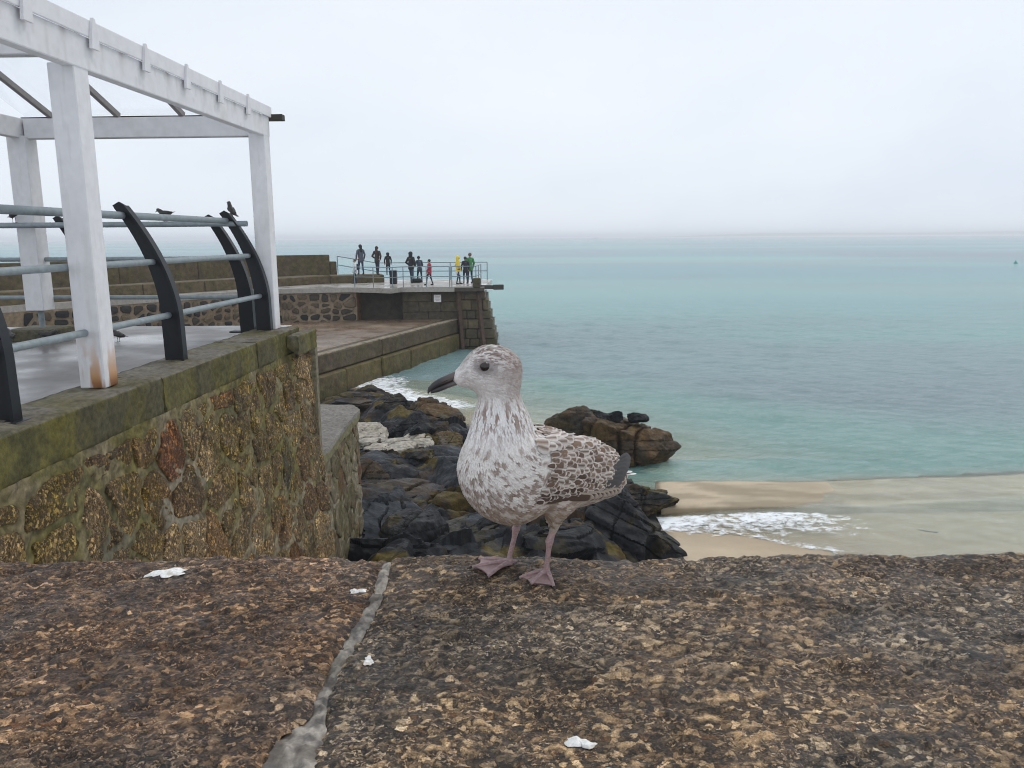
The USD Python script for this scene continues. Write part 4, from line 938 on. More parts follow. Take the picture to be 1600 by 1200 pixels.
rock('flat black weedy shelf of rock at the foot of the quay', (-5.35, 27.0, .35), (3.0, 2.0, .95), .1, (0, .04), 23, sub=5, colkw=WEED, flat_top=np.array([0, 0, 1]))
rock('low weedy hump of rock against the quay foot', (-5.2, 29.2, .15), (1.9, 1.2, .75), .2, (0, 0), 24, sub=4, colkw=WEED)
for k, (c, s, yw, lab) in enumerate([((-3.9, 20.7, .78), (1.35, 1.9, .6), .2, 'largest pale grey stone slab lying on the dark rocks'), ((-3.15, 19.9, .74), (.95, 1.2, .5), -.2, 'pale cream stone slab just right of the largest pale slab'), ((-2.45, 20.6, .66), (.75, .8, .45), .3, 'small pale stone slab next to the brown sided boulder')]):
    rock(lab, c, s, yw, (.05, -.05), 30 + k, name='stone_slab', sub=4, colkw=PALE, flat_top=np.array([0, -.15, 1]), rough=.03)
rock('dark rock behind the pale stone slabs', (-2.9, 22.4, .5), (1.3, 1.0, 1.0), .4, (0, 0), 35, colkw=DK)
rock('small orange brown rock below the gull\'s chin', (-1.7, 21.2, .45), (.85, .8, .55), .2, (0, 0), 36, colkw=OC)
rock('smooth blue grey slab of slate left of the gull\'s breast', (-1.75, 18.0, .50), (3.0, 3.0, 1.1), -.5, (-.12, .12), 40, sub=5, colkw=SL, flat_top=np.array([.1, -.35, 1]))
rock('second blue grey slate slab further left below the pale slabs', (-3.1, 17.6, .60), (2.3, 2.6, 1.05), -.7, (-.12, .1), 41, sub=5, colkw=SL, flat_top=np.array([.05, -.3, 1]))
rock('olive weed covered rock under the pale slabs', (-3.2, 19.0, .60), (1.5, .8, .6), -.2, (0, .1), 42, colkw=WEED)
rock('weedy dark rock against the low stone wall', (-3.3, 15.8, .9), (1.2, 1.4, 1.0), .3, (0, .1), 43, sub=5, colkw=WEED)
rock('brown layered slab left of the long olive cleft', (-2.35, 15.4, .68), (1.9, 3.8, 1.0), -.62, (-.1, .2), 44, sub=5, colkw=dict(base=(.022, .022, .023), brown=.25, weed=.3, pale=.2), strata=(.6, .1, .8), strata_amp=.07)
rock('olive weedy slab along the cleft beneath the gull\'s breast', (-.95, 15.3, .50), (1.4, 4.0, .95), -.75, (-.1, .25), 45, sub=5, colkw=WEED, strata=(.6, .1, .8), strata_amp=.07)
rock('grey weathered slab left of the big round boulder', (-2.10, 13.3, .90), (2.5, 3.0, 1.15), -.5, (-.15, .2), 46, sub=5, colkw=SL, strata=(.5, .2, .8), strata_amp=.05, flat_top=np.array([.2, -.4, 1]))
rock('dark blocky rock at the foot of the mossy wall', (-2.15, 11.6, 1.05), (1.7, 1.8, 1.2), .3, (0, .1), 47, sub=5, colkw=DK)
rock('rounded dark boulder with olive skirts in front of the slabs', (-1.35, 12.3, 1.05), (1.25, 1.2, 1.15), .2, (0, 0), 48, sub=5, colkw=dict(base=(.032, .032, .033), weed=.55, pale=.15), rough=.04, strata_amp=.01)
rock('long diagonal grey slate slab running down behind the gull\'s legs', (-.42, 13.5, .66), (1.5, 4.6, 1.05), -.62, (-.12, .3), 49, sub=5, colkw=SL, strata=(.75, .1, .65), strata_amp=.075)
rock('lower parallel slate slab under the long diagonal one', (-.75, 12.1, .75), (1.1, 3.2, .8), -.75, (-.1, .3), 50, sub=5, colkw=SL, strata=(.75, .1, .65), strata_amp=.075)
rock('black rock seen between the gull\'s legs', (.50, 12.9, .6), (1.6, 1.9, 1.15), -.3, (0, .1), 51, sub=5, colkw=DK)
rock('dark ridged rock right of the gull\'s near leg', (1.15, 13.7, .50), (2.0, 2.2, 1.3), -.3, (0, .12), 52, sub=5, colkw=DK, strata=(.6, .1, .7), strata_amp=.04)
rock('big dark boulder at the edge of the sand', (2.25, 14.0, .40), (1.7, 1.9, 1.40), .25, (0, .15), 53, sub=5, colkw=DK, strata=(.4, .2, .8), strata_amp=.04)
rock('dark grey boulder under the gull\'s tail', (1.75, 15.8, .42), (2.0, 1.9, 1.35), .4, (0, .1), 54, sub=5, colkw=DK)
rock('dark rock behind the gull\'s belly', (.55, 15.6, .45), (2.2, 2.2, 1.2), -.2, (0, .1), 55, sub=5, colkw=DK)
rock('weedy green black rock at the left end of the slipway', (2.75, 17.0, .22), (1.3, 1.5, .8), .2, (0, 0), 56, sub=5, colkw=WEED)
rock('flat ochre rock ledge below the gull\'s tail feathers', (2.35, 18.4, .22), (1.1, .9, .45), .1, (0, 0), 57, colkw=OC, flat_top=np.array([0, 0, 1]))
rock('ochre stump of rock under the tips of the gull\'s tail', (1.95, 17.6, .45), (.5, .6, .6), .1, (0, 0), 58, colkw=OC)
rock('broken dark stone step at the slipway head', (3.25, 17.5, .10), (.55, .6, .42), .1, (0, 0), 59, colkw=WEED)
for k, (x, y) in enumerate([(7.75, 15.75), (8.25, 15.45), (8.75, 16.0)]):
    rock(['submerged dark stone in the shallows, leftmost of three', 'submerged dark stone in the shallows, nearest to the parapet of three', 'submerged dark stone in the shallows, rightmost of three'][k], (x, y, -.27), (.7, .35, .22), .1 + k, (0, 0), 64 + k, colkw=DK)
rr = np.random.default_rng(77)
for k in range(26):
    y = rr.uniform(12.5, 24); x = rr.uniform(-3.2 if y < 15 else -4, shore_x(y) - .4)
    s = rr.uniform(.35, .8)
    rock('small angular dark rock wedged among the wet slabs of the foreshore', (x, y, float(ground_z(np.array([x]), np.array([y]))[0]) + .1 * s), (s * 1.3, s * 1.1, s * .7), rr.uniform(0, 6), (rr.normal(0, .2), rr.normal(0, .2)), 90 + k, 'small rocks among the foreshore slabs', 3, colkw=[DK, SL, WEED, SL][k % 4])

# buoy far out and the faint far shore
by = thing('buoy', 'tiny green buoy far out at the right', 'buoy', (103.0, 165.0, 0))
obj('float', trimesh.creation.icosphere(2, .38), M_buoy, by, smooth=True); obj('topmark', trimesh.creation.cone(.18, .5, sections=12, transform=trimesh.transformations.translation_matrix((0, 0, .3))), M_buoy, by)
hx = np.linspace(300, 5200, 260); hv = []
for t, hgt in ((0, -1), (.02, 1.5), (.05, 3.0), (.25, .55), (.6, 1.0), (1, .9)):
    hill = 15 * (.55 + .9 * fbm(np.stack([hx / 420, 0 * hx + t * 2, 0 * hx], 1), 4, 3)) * smoothstep(300, 1400, hx)
    hv.append(np.stack([hx, 2700 + 260 * np.sin(hx / 900) + 900 * t, np.full_like(hx, hgt) if hgt > 1.1 or hgt < 0 else hill * (hgt)], 1))
hv = np.stack(hv, 1); hcol = np.tile(np.array([[.5, .47, .40], [.52, .49, .42], [.5, .47, .40], [.26, .27, .22], [.24, .26, .2], [.24, .25, .2]]), (len(hx), 1))
tag(obj('far_shore', (hv.reshape(-1, 3), grid_faces(len(hx), 6, flip=False)), M_farstone, None, hcol), 'faint low headland with a pale beach lost in mist on the right horizon', 'headland', kind='structure')

# ---------------------------------------------------------------- people on the pier
SKIN = (.42, .26, .19)
def person(label, x, y, zb, h, jacket, trousers, yaw=0.0, hood=None, hair=None, lean=0.0, stride=.12, arms='down', skirt=None, bag=None, long_hair=False, group='people on the pier'):
    """Adult or child built on joints; faces +y before yaw. h: standing height."""
    t = thing('person', label, 'person', (x, y, zb), yaw, group)
    k = h / 1.75
    def P(a): return np.array(a, float) * k
    hipz, shz = .92, 1.44
    ly, lz = math.sin(lean), math.cos(lean)
    up = lambda zz, dx=0, dy=0: P((dx, dy + (zz - hipz) * ly, hipz + (zz - hipz) * lz))
    fl, fr = P((-.10, stride, .05)), P((.10, -stride, .05))
    kl, kr = P((-.095, stride * .65 + .03, .49)), P((.095, -stride * .4 + .02, .49))
    hl, hr = P((-.085, 0, hipz)), P((.085, 0, hipz))
    head, neck = up(1.635, 0, .02), up(1.50)
    if arms == 'down':
        el = [up(1.16, s * .255, -.02) for s in (-1, 1)]; ha = [up(.90, s * .25, .10) for s in (-1, 1)]
    elif arms == 'pocket':
        el = [up(1.15, s * .29, -.07) for s in (-1, 1)]; ha = [up(.98, s * .17, .12) for s in (-1, 1)]
    else:
        el = [up(1.14, s * .25, .07) for s in (-1, 1)]; ha = [up(1.12, s * .13, .36) for s in (-1, 1)]
    B = lambda a, ra, b, rb: bone(a, ra * k, b, rb * k, 12)
    # one continuous body
    body = [B(hl, .085, kl, .058), B(kl, .055, fl + P((0, 0, .03)), .04), B(hr, .085, kr, .058), B(kr, .055, fr + P((0, 0, .03)), .04),
            B(fl, .045, fl + P((0, .15, -.015)), .035), B(fr, .045, fr + P((0, .15, -.015)), .035), B(hl, .1, hr, .1),
            B(up(hipz), .13, up(1.33), .13), B(up(1.40, -.13), .075, up(1.40, .13), .075), B(up(1.33), .12, neck, .055), B(neck, .05, head, .055),
            sphere_m(head, .095 * k, 14), B(head + P((0, .03, -.05)), .06, head + P((0, .02, .03)), .085), B(head + P((0, .095, -.01)), .012, head + P((0, .105, -.03)), .016)]
    for s in range(2):
        sh = up(1.40, (-1, 1)[s] * .17)
        body += [B(sh, .06, el[s], .045), B(el[s], .043, ha[s], .032), B(ha[s], .035, ha[s] + P((0, .02, -.09)), .022)]
    m = union_smooth(body, .05 * k, 2); v = np.array(m.vertices)
    ht = v[:, 2]
    c = np.tile(np.array(SKIN), (len(v), 1)); low_ = ht < (hipz + .02) * k
    near_hand = np.min([np.linalg.norm(v - hnd, axis=1) for hnd in ha], axis=0) < .09 * k
    c[low_ & ~near_hand] = trousers; c[ht < .11 * k] = (.02, .018, .016)
    obj('body', m, M_cloth, t, c, smooth=True)
    J = [B(up(hipz - .06), .155, up(1.30), .145), B(up(1.40, -.14), .088, up(1.40, .14), .088), B(up(1.3), .14, up(1.47), .075), B(up(hipz - .08, -.04), .14, up(hipz - .08, .04), .14)]
    for s in range(2):
        sh = up(1.40, (-1, 1)[s] * .17); J += [B(sh, .078, el[s], .06), B(el[s], .058, ha[s] + (el[s] - ha[s]) * .12, .046)]
    jm = union_smooth(J, .05 * k, 2); obj('jacket', jm, M_cloth, t, jacket, smooth=True)
    if hood is not None:
        hm = union_smooth([sphere_m(head + P((0, -.035, .015)), .128 * k, 14), B(head + P((0, -.05, -.06)), .11, up(1.44), .10)], .04 * k, 2); obj('hood', hm, M_cloth, t, hood, smooth=True)
    if hair is not None:
        Hh = [sphere_m(head + P((0, -.028, .028)), .108 * k, 14)]
        if long_hair: Hh.append(B(head + P((0, -.06, -.02)), .085, up(1.36, 0, -.10), .075))
        obj('hair', union_smooth(Hh, .04 * k, 2), M_cloth, t, hair, smooth=True)
    if skirt is not None:
        obj('tunic', union_smooth([B(up(hipz - .06), .15, P((0, 0, .70)), .155)], .05, 2), M_cloth, t, skirt, smooth=True)
    if bag is not None:
        obj('backpack', union_smooth([B(up(1.33, 0, -.20), .095, up(1.08, 0, -.21), .11)], .05, 2), M_cloth, t, bag, smooth=True)
NAVY, BLACK, JEAN = (.018, .024, .045), (.012, .012, .014), (.03, .042, .075)
person('tall person with dark hair and grey blue coat at the left end of the group', -9.05, 48.7, 3.84, 1.78, (.075, .085, .11), JEAN, .6, hair=(.02, .014, .012), long_hair=True)
person('child in a white jacket with a dark backpack at the left end of the group', -9.1, 47.0, 3.40, 1.40, (.62, .63, .65), NAVY, 1.9, hair=(.10, .06, .04), bag=(.02, .022, .03))
person('woman in a dark brown coat with long hair standing on the ledge', -8.0, 48.3, 3.84, 1.68, (.035, .022, .022), NAVY, -.3, hair=(.06, .025, .018), long_hair=True, arms='pocket')
person('child in a black hooded coat beside the dark litter bin', -7.25, 47.6, 3.84, 1.32, BLACK, NAVY, .2, hood=(.013, .013, .015))
person('largest person in a black hooded coat standing near the middle of the deck', -5.85, 47.2, 3.4, 1.80, (.011, .011, .013), JEAN, -.5, hood=(.010, .010, .012), arms='pocket')
person('person in a dark blue jacket leaning forward beside the large black hooded person', -5.42, 47.8, 3.4, 1.55, (.04, .052, .075), NAVY, .45, hair=(.03, .025, .025), lean=.22, arms='fwd', stride=.16)
person('child in a crimson jacket and dark leggings walking on the deck', -4.55, 44.9, 3.4, 1.42, (.34, .022, .05), (.014, .014, .018), 1.3, hair=(.025, .022, .022), stride=.20)
person('person in a bright yellow hooded raincoat near the pier head', -3.0, 45.6, 3.4, 1.58, (.66, .48, .045), JEAN, -1.2, hood=(.70, .53, .06), skirt=(.62, .64, .66), arms='pocket', stride=.14)
person('person in a dark navy coat between the yellow raincoat and the green jacket', -2.62, 46.2, 3.4, 1.52, (.018, .018, .03), NAVY, .3, hair=(.03, .02, .018), stride=.06)
person('person in a green jacket at the right end of the group', -2.38, 46.7, 3.4, 1.72, (.045, .20, .055), NAVY, .5, hair=(.16, .09, .06), stride=.08)
bn = thing('litter_bin', 'small dark litter bin standing on the pier deck beside the hooded child', 'bin', (-6.78, 46.4, 3.4))
obj('body', box((.40, .36, .74), (0, 0, .37), bevel=.03), M_iron, bn); obj('lid', box((.44, .40, .06), (0, 0, .77), bevel=.02), M_steel, bn)
hb = thing('holdall', 'dark bag lying at the feet of the leaning person', 'bag', (-5.55, 47.4, 3.4))
obj('body', union_smooth([bone((-.18, 0, .13), .13, (.18, 0, .13), .13)], .04, 2), M_iron, hb, smooth=True); obj('strap', tube([(.2 * math.cos(a), 0, .2 + .14 * math.sin(a)) for a in np.linspace(0, np.pi, 9)], .012, 6), M_iron, hb)

# ---------------------------------------------------------------- starlings
def starling(label, p, yaw, peck=0.0, small=1.0):
    """Small plump dark bird facing +x: body with head, bill, wings, tail, legs."""
    t = thing('starling', label, 'bird', p, yaw, None)
    ca, sa = math.cos(peck), math.sin(peck)
    hip = np.array([0, 0, .055])
    R = lambda a: hip + np.array([a[0] * ca + a[2] * sa, a[1], -a[0] * sa + a[2] * ca])
    B_ = lambda a, ra, b, rb: bone(R(a), ra, R(b), rb, 14)
    m = union_smooth([B_((-.035, 0, .012), .026, (.022, 0, .04), .031), B_((.022, 0, .045), .028, (.045, 0, .085), .019), sphere_m(R((.05, 0, .092)), .0195, 14), B_((-.035, 0, .01), .022, (-.075, 0, -.004), .010)], .008, 3)
    v = np.array(m.vertices); c = lerp(np.array([.017, .015, .015]), np.array([.10, .085, .07]), .8 * (noise(v * 160, 3) > .70))
    obj('body', m, M_bird, t, c, smooth=True)
    obj('bill', to_tri(bone(R((.066, 0, .092)), .0055, R((.094, 0, .088)), .0015, 8)), M_timber, t, smooth=40)
    for s in (-1, 1):
        w = trimesh.convex.convex_hull(np.array([R(q) for q in [(.02, s * .026, .05), (.015, s * .033, .03), (-.03, s * .031, .015), (-.03, s * .029, .033), (-.085, s * .010, .0), (-.085, s * .008, .008), (0, s * .024, .06)]])); obj('wing', w, M_bird, t, (.022, .018, .016))
        obj('leg', to_tri(Manifold.batch_boolean([bone((.0, s * .013, .052), .0035, (-.006, s * .014, .025), .0022, 8), bone((-.006, s * .014, .025), .0022, (.004, s * .014, .003), .002, 8), bone((.004, s * .014, .0025), .002, (.026, s * .018, .002), .0015, 8), bone((.004, s * .014, .0025), .002, (-.012, s * .012, .002), .0015, 8)], manifold3d.OpType.Add)), M_timber, t)
    tl = trimesh.convex.convex_hull(np.array([R(q) for q in [(-.06, -.012, .006), (-.06, .012, .006), (-.115, -.018, -.010), (-.115, .018, -.010), (-.06, 0, -.003), (-.115, 0, -.013)]])); obj('tail', tl, M_bird, t, (.018, .015, .014))
def rail_pt(y, off=-.245): q = L3(-2.975 + off, y, 0); return np.array([q[0], q[1], 5.03 + 1.155 + .029])
q = rail_pt(8.52); starling('dark starling perched on the rail end beside the right shelter post', tuple(q), 2.5, -.25)
fq = L3(-2.95, 8.62, 0) - S_ * .14
def far_rail(px_off): p = fq - S_ * px_off - E_ * .245; return (p[0], p[1], 5.0 + 1.155 + .029)
starling('dark starling crouching on the far top rail left of the right shelter post', far_rail(.76), 2.9, .45)
starling('dark starling on the far top rail beside the left shelter post', far_rail(2.36), -.6, .1)
starling('starling pecking on the wet terrace right of the near white post', (-4.08, 8.25, 4.955), 2.9, .15)
starling('starling standing left of the footing of the raised post', (-5.32, 8.28, 4.955), .4, .3)
starling('starling close to the metal stub at the raised post footing', (-5.15, 8.2, 4.955), 2.4, .35)
starling('starling right of the footing of the raised post', (-4.85, 8.3, 4.955), .3, .5)

# ---------------------------------------------------------------- the young gull
TH = math.radians(40)
GO = np.array([.025, 1.272, 5.442])
FW = np.array([-math.cos(TH), -math.sin(TH), 0]); LF = np.array([math.sin(TH), -math.cos(TH), 0]); UP = np.array([0, 0, 1.])
def G(s, t, zz): return GO + FW * s + LF * t + UP * zz
def to_bird(p): d = p - GO; return np.stack([d @ FW, d @ LF, d[..., 2]], -1)
HY = math.radians(6)                                    # head yaw: almost pure profile
HF = np.array([-math.cos(HY), -math.sin(HY), 0]); HL = np.array([math.sin(HY), -math.cos(HY), 0])
HC = G(.056, .0, .354) - np.array([.010, 0, 0])                                   # centre of the head
def H(a, b, c): return HC + HF * a + HL * b + UP * c
def smin(a, b, k): h = np.clip(.5 + .5 * (b - a) / k, 0, 1); return b * (1 - h) + a * h - k * h * (1 - h)
def ell(p, c, ax, r):
    q = (p - c) @ np.array(ax).T / np.array(r); l = np.linalg.norm(q, axis=-1)
    g = np.linalg.norm(q / np.array(r), axis=-1); return l * (l - 1) / np.maximum(g, 1e-6)
def cone_(p, a, ra, b, rb):
    ab = b - a; t = np.clip((p - a) @ ab / (ab @ ab), 0, 1); return np.linalg.norm(p - a - t[..., None] * ab, axis=-1) - (ra + (rb - ra) * t)
def tilt_axes(f, l, ang): u = np.array([0, 0, 1.]); return [f * math.cos(ang) + u * math.sin(ang), l, -f * math.sin(ang) + u * math.cos(ang)]
def gull_sdf(p):
    d = ell(p, G(-.040, 0, .172), tilt_axes(FW, LF, .32), (.146, .068, .065))
    d = smin(d, ell(p, G(.045, 0, .172), tilt_axes(FW, LF, .9), (.080, .068, .066)), .03)
    d = smin(d, cone_(p, G(.055, 0, .20), .056, G(.055, 0, .262), .041), .045)
    d = smin(d, cone_(p, G(.057, 0, .262), .0375, HC + HF * -.008 - UP * .028, .0308), .025)
    d = smin(d, ell(p, H(.002, 0, .0), [HF, HL, UP], (.046, .0335, .0385)), .018)
    d = smin(d, cone_(p, H(.012, 0, .002), .029, H(.050, 0, -.0105), .0150), .016)
    d = smin(d, cone_(p, G(-.12, 0, .158), .040, G(-.200, 0, .152), .012), .03)
    for s in (1, -1):                                    # folded wings, thighs
        d = smin(d, ell(p, G(-.055, s * .046, .180), tilt_axes(FW, LF, .30), (.132, .030, .056)), .014)
        d = smin(d, cone_(p, G(-.035, s * .036, .12), .025, G(-.026, s * .034, .094), .010), .018)
    return d
def surface_nets(fn, lo, hi, h):
    ax = [np.arange(a, b + h, h) for a, b in zip(lo, hi)]; Xg = np.stack(np.meshgrid(*ax, indexing='ij'), -1)
    F = fn(Xg); ins = F < 0
    n = np.array(F.shape) - 1; cs = np.zeros(n, int)
    corners = [(a, b, c) for a in (0, 1) for b in (0, 1) for c in (0, 1)]
    for a, b, c in corners: cs += ins[a:a + n[0], b:b + n[1], c:c + n[2]]
    act = (cs > 0) & (cs < 8); idx = -np.ones(n, int); idx[act] = np.arange(act.sum())
    cell = np.argwhere(act); acc = np.zeros((len(cell), 3)); cnt = np.zeros(len(cell))
    for i in range(8):
        for j in range(i + 1, 8):
            A, Bc = np.array(corners[i]), np.array(corners[j])
            if np.abs(A - Bc).sum() != 1: continue
            fa, fb = F[tuple((cell + A).T)], F[tuple((cell + Bc).T)]; mk = (fa < 0) != (fb < 0)
            t = np.where(mk, fa / np.where(mk, fa - fb, 1), 0)
            acc[mk] += (A + (Bc - A) * t[:, None])[mk]; cnt[mk] += 1
    V = np.array(lo) + (cell + acc / cnt[:, None]) * h
    fs = []
    for axn in range(3):
        o = [k for k in range(3) if k != axn]; sl = [slice(None)] * 3; sl[axn] = slice(0, -1); s2 = [slice(None)] * 3; s2[axn] = slice(1, None)
        ch = np.argwhere(ins[tuple(sl)] != ins[tuple(s2)]); ch = ch[(ch[:, o[0]] > 0) & (ch[:, o[1]] > 0) & (ch[:, o[0]] < F.shape[o[0]] - 1) & (ch[:, o[1]] < F.shape[o[1]] - 1)]
        e0, e1 = np.zeros(3, int), np.zeros(3, int); e0[o[0]] = 1; e1[o[1]] = 1
        q = np.stack([idx[tuple((ch - e0 - e1).T)], idx[tuple((ch - e1).T)], idx[tuple(ch.T)], idx[tuple((ch - e0).T)]], 1)
        flip = ins[tuple(ch.T)] ^ (axn == 1); q[~flip] = q[~flip][:, ::-1]
        fs.append(q)
    q = np.vstack(fs); return V, np.vstack([q[:, [0, 1, 2]], q[:, [0, 2, 3]]])
gv, gf = surface_nets(gull_sdf, GO + [-.20, -.22, .05], GO + [.26, .24, .42], .0042)
def sdf_grad(p, e=.0012):
    g = np.stack([gull_sdf(p + np.eye(3)[k] * e) - gull_sdf(p - np.eye(3)[k] * e) for k in range(3)], -1)
    return g / np.maximum(np.linalg.norm(g, axis=-1, keepdims=True), 1e-9)
def flow(p, n):
    """Direction feathers lie in: back from the bill, down the neck, back along the body."""
    b = to_bird(p); zz = b[:, 2]
    hd_ = smoothstep(.30, .335, zz); bd_ = smoothstep(.255, .19, zz)
    back = -HF + 0 * p - UP * .25; down = -UP - .12 * FW + 0 * p; tail_ = -FW - UP * (.75 * smoothstep(-.02, .10, b[:, 0]))[:, None] + .0 * p
    tail_ = tail_ + UP * .10
    d = back * hd_[:, None] + down * ((1 - hd_) * (1 - bd_))[:, None] + tail_ * bd_[:, None]
    d = d - n * np.sum(d * n, 1, keepdims=True); return d / np.maximum(np.linalg.norm(d, axis=1, keepdims=True), 1e-9)
EYE = H(.0165, .0305, .0105)
WHT, GRY, BRN, DBR = np.array([.60, .565, .54]), np.array([.33, .285, .265]), np.array([.19, .125, .088]), np.array([.075, .048, .036])
def plumage(p):
    b = to_bird(p); s, t, zz = b[:, 0], b[:, 1], b[:, 2]
    ang = np.arctan2(p[:, 1] - HC[1], p[:, 0] - HC[0])
    hq = np.stack([(p - HC) @ HF, (p - HC) @ HL, (p - HC) @ UP], -1)
    w_head = smoothstep(.292, .322, zz)
    # head: pale, finely streaked with grey brown, dusky round the eye and on the ear coverts
    st = fbm(np.stack([hq[:, 0] * 120, hq[:, 1] * 480, hq[:, 2] * 480], -1), 3, 301)
    c_h = lerp(WHT, np.array([.20, .145, .12]), 1.0 * smoothstep(.42, .62, st) * (.35 + .65 * smoothstep(-.005, .025, hq[:, 2] - .25 * hq[:, 0])))
    back_h = smoothstep(.005, -.04, hq[:, 0]); c_h = lerp(c_h, np.array([.27, .195, .165]), .55 * back_h)
    de = np.linalg.norm((hq - (EYE - HC) @ np.stack([HF, HL, UP]).T) * np.array([.72, .3, 1.25]), axis=1) if False else np.sqrt(((hq[:, 0] - .0165) * .72) ** 2 + ((hq[:, 2] - .0085) * 1.25) ** 2)
    c_h = lerp(c_h, np.array([.13, .105, .10]), .72 * smoothstep(.0195, .007, de))
    ear = np.sqrt(((hq[:, 0] + .012) * .8) ** 2 + ((hq[:, 2] + .006) * 1.3) ** 2); c_h = lerp(c_h, np.array([.24, .19, .17]), .45 * smoothstep(.022, .004, ear))
    chin = smoothstep(-.012, -.022, hq[:, 2]) * smoothstep(.0, .02, hq[:, 0]); c_h = lerp(c_h, np.array([.58, .53, .50]), .6 * chin)
    # neck: white with narrow lengthwise brown streaks
    az = np.arctan2(t, s - .05) * .045
    sn = fbm(np.stack([az * 520, zz * 66, 0 * zz + 2], -1), 3, 311)
    front = smoothstep(-.02, .06, s)
    c_n = lerp(np.array([.68, .655, .635]), np.array([.24, .16, .125]), .9 * smoothstep(.50, .62, sn) * (1 - .55 * front * smoothstep(.29, .24, zz)))
    # breast, flank and belly: brown blotches thickening downward
    bl = fbm(np.stack([s * 135, t * 135, zz * 105], -1), 3, 321); b2 = fbm(np.stack([s * 240, t * 240, zz * 170], -1), 3, 323)
    dens = smoothstep(.25, .13, zz)
    c_b = lerp(np.array([.62, .58, .545]), BRN, .82 * smoothstep(.60 - .13 * dens, .71 - .10 * dens, bl * .65 + b2 * .35 + .06))
    c_b = lerp(c_b, np.array([.33, .24, .165]), .60 * smoothstep(.17, .105, zz))
    c_b = lerp(c_b, DBR * 1.6, .5 * smoothstep(.62, .72, b2) * dens)
    wn = smoothstep(.225, .262, zz + .012 * (fbm(p * 60, 2, 5) - .5))
    c = lerp(c_b, c_n, wn); c = lerp(c, c_h, w_head); return c
gull = thing('gull', 'speckled brown and white young gull standing on the granite parapet', 'bird')
gn = sdf_grad(gv)
obj('body', (gv, gf), M_feather, gull, plumage(gv), smooth=True)

# feathers as thin curved blades lying on the surface
FU = np.array([0, .22, .48, .70, .80, .88, 1.0]); FV = np.array([-1, -.74, -.64, 0, .64, .74, 1])
FWD = np.array([.55, .86, 1.0, .98, .90, .74, .22])
FTRI = grid_faces(len(FU), len(FV))
def blade(p, n, d, L, W, centre, edge, lift=.10, camber=.16, notch=0.0, seed=0, shaft=None, fring=.68):
    sdir = np.cross(n, d)
    U_, V_ = np.meshgrid(FU, FV, indexing='ij'); wd = (FWD * W)[:, None]
    wob = 1 + .10 * np.sin(seed * 1.7 + U_ * 5)
    P = p + d * (U_ * L)[..., None] + sdir * (V_ * wd * wob)[..., None] + n * (.0006 + lift * L * U_ ** 1.6 - camber * W * V_ ** 2 - .0)[..., None]
    e = np.maximum(smoothstep(fring - .02, fring + .04, np.abs(V_)), smoothstep(.82, .90, U_))
    if notch: e = np.maximum(e, notch * ((np.sin(U_ * 14 + seed) > .55) & (np.abs(V_) > .3)))
    c = lerp(np.broadcast_to(centre, V_.shape + (3,)), np.asarray(edge), e) if False else np.asarray(centre) * (1 - e[..., None]) + np.asarray(edge) * e[..., None]
    return P.reshape(-1, 3), FTRI, c.reshape(-1, 3)
def march(o, d, tmax=.14):
    """From outside along d to the surface (vectorised)."""
    t = np.zeros(len(o))
    for _ in range(40): t = t + np.clip(gull_sdf(o + d * t[:, None]), -.01, .02) * .9
    return o + d * t[:, None]
def side_pts(ss, phis, sgn):
    """Surface points at bird station s and angle phi round the body (0 = straight out to the side, 90 = up)."""
    ss, phis = np.asarray(ss, float), np.asarray(phis, float)
    ax = np.stack([G(s, 0, .178 + .22 * min(s + .04, .03)) for s in ss]); out = np.cos(phis)[:, None] * LF * sgn + np.sin(phis)[:, None] * UP
    return march(ax + out * .13, -out)
fr = np.random.default_rng(88)
